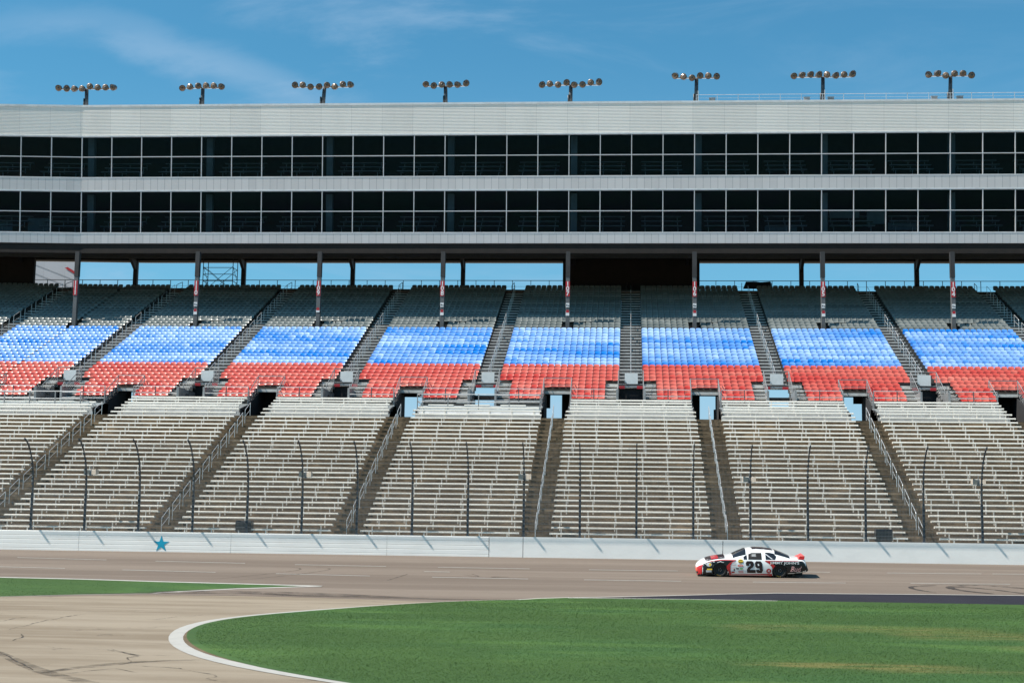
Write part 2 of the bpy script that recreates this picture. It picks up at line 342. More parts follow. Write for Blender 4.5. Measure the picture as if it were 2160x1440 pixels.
li_ = smooth_line([(-2.37,63.0),(-3.87,62.6),(-5.66,61.15),(-7.3,57.4),(-8.5,53.4),(-9.2,50.25),(-10.0,46.6),(-10.6,44.1),(-10.84,41.5),(-10.7,38.8),(-10.25,36.1),(-9.7,33.6),(-9.08,31.5),(-8.34,29.5),(-7.55,27.75),(-6.52,26.0),(-5.37,24.4),(-4.4,23.25),(-3.5,22.3),(-1.2,19.7),(3.8,14.9),(11.8,9.3)])
di_ = [(p[0]+.22, p[1]) if p[1] < 46 else p for p in li_]
tag(ribbon('bare_soil_edge', chaikin([(x-.05, y) for x, y in li_], 1), chaikin([(x+(.42 if y < 47 else .1), y) for x, y in g_out][:len(li_)] if False else [(x+.45 if y < 47 else x+.1, y) for x, y in li_], 1), .010, M_['dirt']), kind='structure')
tag(ribbon('painted_line', chaikin(lo_, 1), chaikin(li_, 1), .008, M_['line']), kind='structure')
# island outline, dark strip edge, lane dashes: one set of painted markings
def strip(name, pts, wd, off=.014):
    a = [(x, y+wd/2) for x, y in pts]; b = [(x, y-wd/2) for x, y in pts]; return tag(ribbon(name, a, b, off, M_['line']), kind='structure')
strip('painted_line', [(-60,68.5),(-40,67.85),(-27.6,66.95),(-24,66.75),(-20.3,66.3),(-16.75,65.98),(-14.3,65.75),(-13.0,65.6)], .30)
strip('painted_line', [(-26,48.7),(-22.9,55.1),(-21.2,59.0),(-19.0,62.3),(-16.37,64.1),(-13.9,65.25),(-13.0,65.55)], .32)
strip('painted_line', [(-2.4,62.95),(-.07,63.7),(2.26,64.5),(4.24,65.25),(6.25,65.85),(8.87,66.0),(12.8,66.3),(16.5,66.5),(60,66.5)], .16)
strip('painted_line', [(-2.4,62.9),(2,63.1),(6,63.1)], .12, .016)
for (xa, ya, xb, yb) in [(-30.63,76.0,-25.85,75.5),(-23.3,75.3,-18.7,74.9),(-16.16,74.65,-11.65,74.45),(-9.12,74.45,-4.69,74.4),(-1.85,74.4,2.39,74.5),(5.4,74.8,9.62,74.98),(12.31,75.1,16.78,75.4),(17.3,75.45,21.5,75.6),
    (-35,71.9,-26.34,71.15),(-23.51,70.92,-18.96,70.5),(-16.1,70.35,-11.69,70.0),(-8.82,69.92,-4.46,69.8),(-1.95,69.85,2.39,69.93),(5.58,70.1,9.7,70.3),(12.6,70.6,17.03,70.9),(-9.51,72.36,-8.3,72.34)]:
    strip('lane_dash', [(xa, ya), (xb, yb)], .13)
# tyre marks and cracks: thin dark sheets


def soft_stain(name, col, amt, sc=2.5):
    m = principled(name, col, .95); t = m.node_tree; c = ocoord(t)
    t.links.new(math_n(t, 'MULTIPLY', mrange(t, noise(t, c, sc, 6, .7, .4, (.6, 1, 1)), .30, .66), amt), t.nodes['Principled BSDF'].inputs['Alpha']); return m
M_['rubber'] = soft_stain('faint_rubber', (.060, .045, .037), .55, 1.6)
M_['tyremark'] = soft_stain('tyre_rubber', (.032, .026, .024), 1.0, 2.0)
def curve_strip(name, pts, w0, m, off=.016, kind='structure'):
    pts = chaikin(pts, 3); a = []; b = []
    for i, (x, y) in enumerate(pts):
        p, q = pts[max(0, i-1)], pts[min(len(pts)-1, i+1)]; dx, dy = q[0]-p[0], q[1]-p[1]; L = math.hypot(dx, dy) or 1
        ww = w0*math.sin(math.pi*(i+.6)/(len(pts)+.2))**.5/2; a.append((x-dy/L*ww, y+dx/L*ww)); b.append((x+dy/L*ww, y-dx/L*ww))
    mb = MB(); n = len(a)
    mb.add([(x, y, gz(y)+off) for x, y in a]+[(x, y, gz(y)+off) for x, y in b], [(i, n+i, n+i+1, i+1) for i in range(n-1)])
    o = mb.build(name, m)
    me = o.data; bm = bmesh.new(); bm.from_mesh(me)
    for ff in bm.faces:
        if ff.normal.z < 0: ff.normal_flip()
    bm.to_mesh(me); bm.free(); return tag(o, kind=kind)
for pts, wd, mm in [([(13.0,66.9),(12.2,68.4),(12.4,69.4),(13.6,69.9)],.22,'tyremark'), ([(15.4,66.9),(14.2,68.0),(13.9,69.2),(14.6,70.0),(15.4,70.2)],.38,'tyremark'),
    ([(16.9,66.9),(16.0,68.3),(14.9,69.3),(14.2,69.4)],.2,'tyremark'), ([(18.6,66.9),(17.6,68.8),(16.6,70.0),(15.2,70.3)],.2,'tyremark'), ([(18.0,67.4),(17.2,69.2),(16.0,69.9)],.12,'tyremark'),
    ([(-18.6,67.2),(-17.2,69.0),(-16.0,70.8),(-15.2,72.5),(-16.2,73.7),(-18.6,73.2),(-19.4,72.4)],.10,'rubber'), ([(-17.4,67.0),(-15.6,69.2),(-14.4,71.4),(-13.9,73.0),(-15.0,73.8)],.10,'rubber'),
    ([(-10.6,68.2),(-10.3,70.0),(-10.1,71.0)],.10,'rubber'), ([(-7.6,71.2),(-6.6,70.2),(-7.2,71.6)],.1,'rubber'), ([(-6.2,70.4),(-5.4,70.5)],.35,'rubber'),
    ([(-22,60.6),(-18,63.0),(-12,62.6),(-8,61.4),(-5,61.6)],1.1,'rubber'), ([(-15,62.6),(-9,60.6),(-5.5,61.3)],.5,'rubber'),([(-20,58.2),(-15,61.9),(-10,61.9)],.35,'rubber')]:
    curve_strip('tyre_mark', pts, wd, M_[mm])
def soft_stain(name, col, amt, sc=2.5):
    m = principled(name, col, .95); t = m.node_tree; c = ocoord(t)
    t.links.new(math_n(t, 'MULTIPLY', mrange(t, noise(t, c, sc, 6, .7, .4, (.6, 1, 1)), .36, .66), amt), t.nodes['Principled BSDF'].inputs['Alpha']); return m
M_['crackmat'] = soft_stain('crack_fill', (.035, .026, .020), .95, 3.5)
M_['pitstain'] = soft_stain('pit_road_stain', (.085, .065, .046), .6)
def px_ground(x, y):
    dvec = fw+right*((x-1080)/3241.88)+up*((720-y)/3241.88); t_ = -H/dvec.z; return (dvec.x*t_, dvec.y*t_)
crack_px = [[(68,1418),(130,1412),(190,1406),(248,1402),(275,1397),(310,1395),(360,1391)], [(275,1397),(270,1386),(292,1383),(262,1376),(235,1368)], [(250,1400),(300,1404),(370,1408),(400,1414),(450,1422),(455,1428),(435,1432),(480,1438)],
    [(25,1352),(50,1341),(42,1336)], [(20,1327),(60,1317),(100,1307),(130,1302),(180,1294)], [(190,1340),(230,1338),(270,1340)], [(0,1375),(40,1396),(70,1413)], [(310,1307),(360,1302),(430,1296)],
    [(180,1368),(230,1370),(295,1381),(360,1383)], [(70,1420),(150,1419),(240,1409),(290,1418)], [(290,1322),(350,1321)], [(140,1300),(170,1296)], [(0,1310),(40,1302),(80,1298)]]
for k, pp in enumerate(crack_px):
    pts = []
    for a, b in zip(pp, pp[1:]):
        for s_ in range(4): pts.append((a[0]+(b[0]-a[0])*s_/4+random.uniform(-3, 3), a[1]+(b[1]-a[1])*s_/4+random.uniform(-.9, .9)))
    pts.append(pp[-1]); curve_strip('pavement_crack', [px_ground(*q) for q in pts], .040, M_['crackmat'], .006)
curve_strip('tyre_mark', [px_ground(*q) for q in [(-10,1372),(60,1405),(110,1422),(200,1442),(260,1456)]], .30, M_['pitstain'], .005)
curve_strip('tyre_mark', [px_ground(*q) for q in [(90,1418),(200,1402),(330,1393),(450,1390)]], .26, M_['pitstain'], .005)
# ------------------------------------------------------------------ grass blades (stuff)
def in_poly(px, py, poly):
    ins = np.zeros(len(px), bool); n = len(poly)
    for i in range(n):
        x1, y1 = poly[i]; x2, y2 = poly[(i+1) % n]
        if y1 == y2: continue
        c = ((y1 > py) != (y2 > py)) & (px < (x2-x1)*(py-y1)/(y2-y1)+x1); ins ^= c
    return ins
def blades(name, poly, x0, x1, y0, y1, n, label):
    u_ = rng.random(n); y = y0*(y1/y0)**u_; half = 1
    x = rng.uniform(-.46, .27, n)*y
    k = in_poly(x, y, poly) & (x > x0) & (x < x1); x = x[k]; y = y[k]; n = len(x)
    sc = .6+.4*rng.random(n)+(y-22)/60*.3
    h = .019*sc*(.5+.9*rng.random(n)); wd = .0045*sc*(1+(y-22)/30); a = rng.uniform(0, np.pi, n); lx = rng.normal(0, .035, n)*sc; ly = rng.normal(0, .045, n)*sc
    z = np.maximum(0, (y-YE)*SL)+.010
    v = np.empty((n, 3, 3)); v[:, 0] = np.stack([x-np.cos(a)*wd, y-np.sin(a)*wd*.4, z], 1); v[:, 1] = np.stack([x+np.cos(a)*wd, y+np.sin(a)*wd*.4, z], 1); v[:, 2] = np.stack([x+lx, y+ly, z+h], 1)
    me = bpy.data.meshes.new(name); me.vertices.add(3*n); me.vertices.foreach_set('co', v.ravel()); me.loops.add(3*n); me.loops.foreach_set('vertex_index', np.arange(3*n, dtype=np.int32))
    me.polygons.add(n); me.polygons.foreach_set('loop_start', np.arange(n, dtype=np.int32)*3); me.polygons.foreach_set('loop_total', np.full(n, 3, np.int32)); me.update(); me.validate()
    me.materials.append(M_['blades']); o = bpy.data.objects.new(name, me); COL.objects.link(o)
    return tag(o, label, 'grass', kind='stuff')
gp = [(x+.20, y) if y < 50 else (x, y) for x, y in chaikin(g_out, 1)]+[(60,4),(60,62.9),(15.75,63.2),(5.38,63.2),(2.2,63.2)]
blades('grass', gp, -12, 20, 19, 63.5, 640000, 'short green infield turf inside the white curved line')
blades('grass', isl, -32, -13, 49, 67.5, 60000, 'narrow wedge of green turf between track and pit road')

# ------------------------------------------------------------------ outer wall
WT = 2.66
wl = empty('track_wall', (0, 80.3, 0)); tag(wl, 'long white concrete and steel barrier wall along the outside of the track', 'wall')
m = MB(); m.box(-5.41, 4.86, 0, .62, 1.3, WT); m.box(4.885, 60, 0, .62, 1.3, WT); m.build('concrete_panel', M_['wallwhite'], wl)
m = MB()
jts = [-70, -45, -29.05, -20.84, -12.55, -7.2]
for a, b in zip(jts, jts[1:]):
    for k in range(5):
        z0 = 1.50+k*.226; m.prism([(.007, z0+.006), (0, z0+.018), (0, z0+.204), (.007, z0+.218), (.3, z0+.218), (.3, z0+.006)], a+.012, b-.012)
m.build('steel_tube_barrier', M_['wallwhite'], wl)
m = MB(); m.box(-7.18, -5.44, 0, .3, 1.3, WT-.005); m.build('transition_panel', M_['wallwhite'], wl)
m = MB(); m.box(-70, -5.43, .30, .62, 1.3, WT); m.box(-70, -7.2, .03, .30, WT-.03, WT-.002); m.box(-70, -7.21, .028, .029, 1.51, WT-.035); m.build('backing_wall', M_['wallwhite'], wl)
star = MB(); pts = []
for k in range(10):
    rr = .44 if k % 2 == 0 else .168; a = math.pi/2+k*math.pi/5; pts.append((-24.58+rr*math.cos(a), rr*math.sin(a)))
zc = 2.02; star.add([(x, -.012, z+zc) for x, z in pts]+[(x, .012, z+zc) for x, z in pts], [tuple(range(10)), tuple(range(10, 20))[::-1]]+[(i, (i+1) % 10, 10+(i+1) % 10, 10+i) for i in range(10)])
star.build('star_emblem', M_['blue'], wl)
m = MB(); m.box(-80, 60, 80.92, 82.0, 0, 2.2); tag(m.build('fence_walkway', M_['terrace']), kind='structure')

# ------------------------------------------------------------------ catch fence
cf = empty('catch_fence', (0, 80.52, WT)); tag(cf, 'tall dark catch fence with curved posts and cables on top of the white wall', 'fence')
prof = [(0, 0), (0, 1.2), (.0, 2.3), (-.05, 2.8), (-.17, 3.3), (-.38, 3.8), (-.76, 4.3), (-1.13, 4.62), (-1.50, 4.76)]
pm = MB()
for (ya, za), (yb, zb) in zip(prof, prof[1:]): pm.prism([(ya-.05, za), (ya+.05, za), (yb+.05, zb), (yb-.05, zb)] if zb < 4.0 else [(ya, za-.05), (ya, za+.05), (yb, zb+.045), (yb, zb-.045)], -.030, .030)
pm.box(-.048, .048, -.06, .07, 0, 1.95)
for k in range(15):
    z = .25+k*.27
    yy = np.interp(z, [p[1] for p in prof], [p[0] for p in prof]); pm.box(-.065, .055, yy-.09, yy-.05, z, z+.08)
pm.box(-.09, .09, -.12, .12, -.0, .05)
post_me = pm.mesh('post', M_['fencepost'])
fx = [-31.80+2.931*i for i in range(-1, 19)]
for x in fx: inst('post', post_me, cf, (x, 0, 0))
cm = MB()
for k in range(12):
    z = .3+k*.38; yy = np.interp(z, [p[1] for p in prof], [p[0] for p in prof])-.08
    cm.tube((fx[0], yy, z), (fx[-1], yy, z), .006, 4)
cm.tube((fx[0], -1.38, 4.78), (fx[-1], -1.38, 4.78), .009, 4)
cm.build('cable', M_['railgrey'], cf)
wm = bpy.data.materials.new('fence_wire'); wm.use_nodes = True; t = wm.node_tree; b = t.nodes['Principled BSDF']; b.inputs['Base Color'].default_value = (.22, .22, .22, 1); b.inputs['Metallic'].default_value = .4
s = N(t, 'ShaderNodeSeparateXYZ'); t.links.new(ocoord(t), s.inputs[0])
fa = math_n(t, 'LESS_THAN', math_n(t, 'FRACT', math_n(t, 'MULTIPLY', math_n(t, 'ADD', s.outputs[0], 100.), 14.)), .13)
fb_ = math_n(t, 'LESS_THAN', math_n(t, 'FRACT', math_n(t, 'MULTIPLY', math_n(t, 'ADD', s.outputs[2], 10.), 14.)), .10)
t.links.new(math_n(t, 'MAXIMUM', fa, fb_), b.inputs['Alpha'])
m = MB(); yq = [(-.085, .05), (-.085, 2.0), (-.13, 2.8), (-.25, 3.3), (-.46, 3.8), (-.78, 4.28), (-1.11, 4.6), (-1.4, 4.72)]
for (ya, za), (yb, zb) in zip(yq, yq[1:]): m.add([(fx[0], ya, za), (fx[-1], ya, za), (fx[-1], yb, zb), (fx[0], yb, zb)], [(0, 1, 2, 3)])
m.build('wire_mesh', wm, cf)
# bottom tension rail behind the posts
# loudspeaker horn pairs on every fourth post
def horn_pair(x, lab):
    r_ = empty('horn_loudspeaker', (x, 81.1, 5.80)); tag(r_, lab, 'loudspeaker', 'loudspeakers on the catch fence')
    for s_ in (-1, 1):
        m = MB(); a = .06*s_; b_ = .33*s_
        vs = [(a, -.05, -.13), (b_, -.17, -.22+.08), (b_, -.17, .16), (a, -.05, .10), (a, .22, -.10), (b_, .30, -.10), (b_, .30, .13), (a, .22, .09)]
        m.add(vs, [(0, 1, 2, 3), (4, 5, 6, 7), (0, 1, 5, 4), (1, 2, 6, 5), (2, 3, 7, 6), (3, 0, 4, 7)]); m.build('horn', M_['hornbox'], r_)
    m = MB(); m.box(-.07, .07, -.03, .12, -.2, .12); m.tube((0, .05, -.2), (0, .05, .32), .02); m.build('bracket', M_['railgrey'], r_)
    return r_
for i, txt in ((1, 'beside the 111 bleacher aisle'), (5, 'in front of bleachers between signs 110 and 109'), (9, 'at the foot of the 107 aisle'), (13, 'on the fence post nearest the racing car'), (17, 'on the fence in front of section 104 bleachers')):
    horn_pair(-31.80+2.931*i, 'beige twin horn loudspeaker '+txt)
def speaker_box(x, lab):
    r_ = empty('speaker_cabinet', (x, 81.12, 2.72)); tag(r_, lab, 'loudspeaker', 'black cabinets behind the wall')
    m = MB(); m.prism([(-.28, .0), (-.32, .5), (-.26, .60), (.26, .60), (.3, .5), (.28, 0)], -.42, .42)
    m.build('cabinet', M_['smoke'], r_)
    m = MB()
    for k in range(6): m.box(-.38, .38, -.335, -.315, .08+k*.075, .11+k*.075)
    m.build('grille', M_['raildark'], r_)
    m = MB(); m.box(-.36, .36, -.2, .2, -.52, -.01); m.build('stand', M_['raildark'], r_)
speaker_box(-20.35, 'black cabinet with slatted grille behind the wall, nearest the blue star')
speaker_box(13.15, 'black cabinet with slatted grille behind the wall, beside the 105 bleacher aisle')

# ------------------------------------------------------------------ lower terrace
B0, ZB, RUN, RIS = 81.6, 1.166+H, .72, .3112
terr = MB()
X0, X1 = -62, 32
prof = [(81.2, 0)]
for k in range(-1, 26):
    zt = ZB+RIS*k-.42; y = B0+RUN*k-.30; prof += [(y, prof[-1][1] if k > -1 else 0), (y, zt)] if k > -1 else [(y, 0), (y, zt)]
prof = prof[1:]
ytop = B0+RUN*25+.42; ztop = prof[-1][1]
prof += [(ytop, ztop), (ytop, 0)]
terr.prism(prof, X0, X1)
tag(terr.build('concrete_terrace', M_['terrace']), 'stained brown stepped concrete terrace under the lower aluminium bleachers', 'grandstand')
# metal platforms (top four rows) per section, between portals
Y29 = 99.6
def rowY(k): return B0+RUN*k if k <= 25 else 99.6+.68*(k-25)
def rowZ(k): return ZB+RIS*k if k <= 25 else 8.95+H+.25*(k-25)
LB = {}
for s_ in range(-1, 8):
    m = MB(); xa, xb = cx(s_)+.85, cx(s_+1)-.85
    for k in range(26, 30):
        m.box(xa, xb, rowY(k)-.3, 103.0, rowZ(k)-.66, rowZ(k)-.40)
    m.box(xa, xb, 100.15, 103.0, 7.5, rowZ(26)-.67)
    o = m.build('metal_platform', M_['platform']); lab = f'grey metal stepped platform atop the bleachers between signs {111-s_} and {110-s_}'
    tag(o, lab, 'platform', 'metal platforms above the lower bleachers')
# benches
bl = MB(); bl.prism([(-.02, .0), (-.035, .02), (-.035, .075), (-.02, .095), (.25, .095), (.25, .06), (.0, .06), (.0, .0)], -4.2, 4.2)
for x in (-4.2, 4.17): bl.box(x, x+.03, -.04, .25, -.005, .10)
bench_me = bl.mesh('bench', M_['alu'])
bs = MB(); bs.prism([(-.02, .0), (-.035, .02), (-.035, .075), (-.02, .095), (.25, .095), (.25, .06), (.0, .06), (.0, .0)], -4.0, 4.0)
bench_s = bs.mesh('bench', M_['alu'])
lg = MB(); lg.box(-.027, .027, -.045, .02, -.43, .0); lg.box(-.03, .03, .0, .24, -.03, .0); leg_me = lg.mesh('leg', M_['leg'])
for s_ in range(0, 7):
    xc = cx(s_)+5
    for k in range(-1, 30):
        if s_ == 3 and k > 26: continue
        if s_ == 0 and k > 27: continue
        o = inst('bench', bench_me if k < 26 else bench_s, None, (xc+(random.uniform(-.05, .05) if k < 26 else 0), rowY(k), rowZ(k)))
        pos = 'lowest' if k == -1 else ('topmost' if (k == 29 or (s_ == 3 and k == 26) or (s_ == 0 and k == 27)) else ORD[k+1]+' from the wall')
        tag(o, f'white aluminium bleacher bench between signs {111-s_} and {110-s_}, {pos}', 'bench', 'white benches of the lower bleachers')
        lo = random.uniform(-.16, .16)
        for j in range(6):
            x = -3.65+1.46*j+lo
            inst('leg', leg_me, o, (x, 0, 0))
# raised spectator platforms on sections 3 and 0
def platform(s_, y0, z0, xa, xb, lab, nb):
    r_ = empty('viewing_platform', (0, 0, 0)); tag(r_, lab, 'platform')
    m = MB(); m.box(xa, xb, y0, 103.0, z0-.12, z0); m.box(xa, xb, y0-.03, y0, z0-.34, z0-.13); m.box(xa, xb, y0-.28, y0-.06, z0-.72, z0-.40); m.build('deck', M_['whitetrim'], r_)
    m = MB(); n = int((xb-xa)/1.75)
    for j in range(n+1): x = xa+(xb-xa)*j/n; m.box(x-.03, x+.03, y0+.02, y0+.08, z0, z0+1.0)
    m.build('rail_posts', M_['railgrey'], r_)
    m = MB()
    for z in (.5, 1.0): m.tube((xa, y0+.05, z0+z), (xb, y0+.05, z0+z), .028); m.tube((xa, y0+.05, z0+z), (xa, 102.9, z0+z), .028); m.tube((xb, y0+.05, z0+z), (xb, 102.9, z0+z), .028)
    m.build('handrail', M_['rail'], r_)
    for j in range(nb):
        m = MB(); x = xa+.5+(xb-xa-.8)*j/nb; L = (xb-xa)/nb-1.0
        m.box(x, x+L, 102.0, 102.3, z0+.40, z0+.48); m.box(x+.2, x+.26, 102.1, 102.2, z0, z0+.4); m.box(x+L-.26, x+L-.2, 102.1, 102.2, z0, z0+.4); m.build('short_bench', M_['alu'], r_)
platform(3, 100.3, 9.15+H, cx(3)+.95, cx(4)-.95, 'raised white viewing platform with railing and short benches below sign 107', 3)
platform(0, 100.7, 9.2+H, cx(0)+.95, cx(1)-2.0, 'raised white viewing platform with dark railing below sign 110', 2)

# lower aisles: stairs and handrails
def loop_rail(length, rise, h=.92, mid=True, name='handrail', r=.019, mt='rail'):
    m = MB()
    m.path([(0, 0, 0), (0, 0, h-.06), (0, .06, h+.02*rise), (0, length, rise+h), (0, length, rise)], r)
    if mid: m.path([(0, 0, h*.5), (0, length, rise+h*.5)], r*.8)
    return m.mesh(name, M_[mt])
lower_rail = loop_rail(1.30, 1.30*RIS/RUN)
for i in range(0, 8):
    m = MB(); xc = cx(i)
    for k in range(-1, 26):
        zt = ZB+RIS*k-.42; y = B0+RUN*k-.30
        m.box(xc-.79, xc+.79, max(81.1, y-.36), y+.06, zt-RIS, zt-RIS/2); m.box(xc-.80, xc+.80, y-.004, y+.70, zt-.02, zt+.006)
    m.box(xc-.80, xc+.80, ytop-.02, 106.5, 8.15+H, 8.50+H)
    o = m.build('aisle_stair', M_['aisle']); tag(o, f'brown concrete aisle stair climbing the lower bleachers toward sign {sec(i)}', 'stairs', 'concrete aisle stairs of the lower bleachers')
    for j in range(10):
        k = -.6+2.62*j; y = B0+RUN*k-.1; z = ZB+RIS*k-.42
        o = inst('stair_handrail', lower_rail, None, (xc, y, z)); wh = 'lowest' if j == 0 else ('topmost' if j == 9 else ORD[j]+' from the bottom')
        tag(o, f'galvanised looped handrail on the lower concrete aisle below sign {sec(i)}, {wh}', 'handrail', 'handrails of the lower concrete aisles')

# ------------------------------------------------------------------ upper deck
UY, UZ, URUN, URIS = 102.9, 10.2+H, .78, .334
NR = 38
dm = MB()
def seat_cols(i, r):
    out = []
    for j in range(18):
        x = (j-8.5)*.4645 if i else (j-8.5)*.452+(.11 if j > 8 else -.11)
        if r < 5 and (j < 2 or j > 15): continue
        if r < 3 and 7 <= j <= 10: continue
        if 21 <= r <= 23 and j in (8, 9) : continue
        if r == 23 and j in (11, 12): continue
        out.append((j, x))
    return out
for r in range(NR):
    y = UY+URUN*r; z = UZ+URIS*r-.42
    for i in range(-2, 9):
        xa, xb = cx(i)-4.19, cx(i)+4.19
        segs = [(xa, cx(i)-.93), (cx(i)+.93, xb)] if r < 3 else [(xa, xb)]
        for a, b in segs:
            dm.box(a, b, y-.16, y+.64, z-.10, z); dm.box(a, b, y+.60, y+.64, z, z+URIS-.10)
dm.box(-70, 45, UY+URUN*NR-.16, 137, UZ+URIS*NR-.55, UZ+URIS*NR-.43)
tag(dm.build('upper_deck', M_['deck'], fold_=True), 'grey stepped upper deck floor carrying the coloured stadium seats', 'grandstand')
# seat shape
def seat_geo():
    vs = []; fs = []; nx, nz = 5, 4
    for a in range(nz):
        for b in range(nx):
            s_ = b/(nx-1)*2-1; q = a/(nz-1)
            wdt = .218*(1 if a < nz-1 else .84); z = .03+.40*q-(.035*abs(s_)**2.5 if a == nz-1 else 0); y = .36+.07*q-.045*s_*s_
            if a == nz-1: y += .02
            vs.append((s_*wdt, y, z))
    for a in range(nz-1):
        for b in range(nx-1): i0 = a*nx+b; fs.append((i0, i0+1, i0+nx+1, i0+nx))
    o = len(vs)
    for b in range(nx):
        s_ = b/(nx-1)*2-1; vs.append((s_*.21, .0+.02*s_*s_, .02)); 
    for b in range(nx-1): fs.append((o+b, o+b+1, b+1, b))
    p = len(vs)
    for b in range(nx):
        s_ = b/(nx-1)*2-1; vs.append((s_*.20, .015+.02*s_*s_, -.05))
    for b in range(nx-1): fs.append((p+b, p+b+1, o+b+1, o+b))
    q0 = len(vs)  # rolled top edge
    for b in range(nx):
        s_ = b/(nx-1)*2-1; vs.append((s_*.18, .475, .40-.035*abs(s_)**2.5))
    for b in range(nx-1): i0 = (nz-1)*nx+b; fs.append((i0, i0+1, q0+b+1, q0+b))
    return np.array(vs), np.array(fs)
SV, SF = seat_geo()
# arm/bracket for individual seats
red_me = bpy.data.meshes.new('stadium_seat'); red_me.from_pydata(SV.tolist(), [], SF.tolist()); red_me.materials.append(M_['seat_red_o']); red_me.polygons.foreach_set('use_smooth', [True]*len(SF))
br = MB(); br.box(-.19, -.15, .03, .38, -.16, -.06); br.box(.15, .19, .03, .38, -.16, -.06); br.box(-.19, .19, .33, .40, -.3, -.1)
bracket_me = br.mesh('seat_bracket', M_['railgrey'])
count = 0
mass = {'red': [], 'blue': [], 'grey': []}
LIM = 300
for r in range(NR):
    for i in range(-1, 9):
        cols = seat_cols(i, r)
        for n, (j, x) in enumerate(cols):
            X = cx(i)+x; Y = UY+URUN*r; Z = UZ+URIS*r
            vis = -.425 < (X/Y) < .26
            if r < 3 and vis and count < LIM and 0 <= i <= 7:
                P = fold(X, Y, Z); o = inst('stadium_seat', red_me, None, P, TH if X < XF else 0)
                inst('seat_bracket', bracket_me, o)
                side = 'far' if j > 8 else 'near'
                half = [c for c in cols if (c[0] > 8) == (j > 8)]; m_ = [c[0] for c in half].index(j)
                wh = (ORD1[m_] if j > 8 else ORD1[len(half)-1-m_])
                sd = f'on the {sec(i+1) if i<7 else "103"} side' if j > 8 else f'on the {sec(i-1)} side'
                tag(o, f'red plastic seat, {ORD[r]} row of section {sec(i)}, {wh} from its tunnel {sd}', 'seat', 'red plastic seats in the front rows')
                count += 1
            else:
                mass['red' if r < 9 else 'blue' if r < 21 else 'grey'].append((X, Y, Z, r, i, j))
def seat_mass(lst):
    allv = []; allf = []; mi = []; fade = []; rows = {}
    V = []; FD = []; MI = []
    rf = {}
    for kind, m0 in (('red', 0), ('blue', 1), ('grey', 2)):
        for (X, Y, Z, r, i, j) in mass[kind]:
            key = (r, i)
            if key not in rf: rf[key] = (random.uniform(.0, 1.), random.uniform(-.5, .5), random.random())
            a, sl_, ph = rf[key]
            f = a*.78+sl_*((j-8.5)/9)*.7+.12+random.uniform(-.16, .16)+(.5 if random.random() < .05 else 0)
            if kind == 'red': f = f*.5+.1
            P = fold(X, Y, Z); v = SV.copy()
            v[:, 2] += rng.normal(0, .004); v[:, 0] *= 1
            V.append(v+np.array(P)); FD.append(min(1, max(0, f))); MI.append(m0)
    n = len(V); nv = len(SV); nf = len(SF); V = np.concatenate(V); F = (SF[None]+np.arange(n)[:, None, None]*nv).reshape(-1, 4)
    me = bpy.data.meshes.new('stadium_seats'); me.vertices.add(len(V)); me.vertices.foreach_set('co', V.ravel())
    me.loops.add(F.size); me.loops.foreach_set('vertex_index', F.ravel().astype(np.int32)); me.polygons.add(len(F))
    me.polygons.foreach_set('loop_start', np.arange(len(F), dtype=np.int32)*4); me.polygons.foreach_set('loop_total', np.full(len(F), 4, np.int32))
    me.update(); 
    for k in ('seat_red', 'seat_blue', 'seat_grey'): me.materials.append(M_[k])
    me.polygons.foreach_set('material_index', np.repeat(np.array(MI, np.int32), nf)); me.polygons.foreach_set('use_smooth', np.ones(len(F), bool))
    at = me.attributes.new('fade', 'FLOAT', 'POINT'); at.data.foreach_set('value', np.repeat(np.array(FD, np.float32), nv))
    me.update(); o = bpy.data.objects.new('stadium_seats', me); COL.objects.link(o)
    tag(o, 'thousands of red, blue and grey plastic stadium seats filling the upper deck', 'seats', kind='stuff')
seat_mass(mass)
# upper aisles
up_rail = loop_rail(1.35, 1.35*URIS/URUN, .95)
for i in range(-1, 8):
    xc = cx(i)+5; m = MB()
    for r in range(5, NR):
        y = UY+URUN*r-.16; z = UZ+URIS*r-.42
        m.box(xc-.80, xc+.80, y+.0, y+.42, z-.16, z-.012); m.box(xc-.80, xc+.80, y+.43, y+.78, z-.05, z-.02, 1)
        m.box(xc-.80, xc+.80, y+.40, y+.43, z-.02, z+URIS-.17, 1)
    for sx in (-1, 1):
        xa, xb = (xc-1.74, xc-.86) if sx < 0 else (xc+.86, xc+1.74)
        for r in range(0, 5):
            y = UY+URUN*r-.16; z = UZ+URIS*r-.42; m.box(xa, xb, y, y+.74, z+.005, z+.055); m.box(xa, xb, y+.3, y+.7, z+.19, z+.26)
    y5_ = UY+URUN*5-.16; z5_ = UZ+URIS*5-.42
    for xa, xb in ((xc-1.74, xc-.90), (xc+.90, xc+1.74)): m.box(xa, xb, y5_-.06, y5_-.03, z5_-.16, z5_+.12)
    o = m.build('upper_stair', [M_['stairmetal'], M_['conc_dark']], fold_=True); nm = f'between sections {110-i+1} and {110-i}'
    tag(o, f'metal stair with pale treads {nm} of the upper deck', 'stairs', 'metal stairs of the upper deck')
    for j in range(11):
        r = 5.6+j*2.85; P = fold(xc, UY+URUN*r-.1, UZ+URIS*r-.42); o = inst('stair_handrail', up_rail, None, P)
        wh = 'lowest' if j == 0 else ('topmost' if j == 10 else ORD[j]+' from the bottom')
        tag(o, f'galvanised handrail on the upper metal stair {nm}, {wh}', 'handrail', 'handrails of the upper stairs')
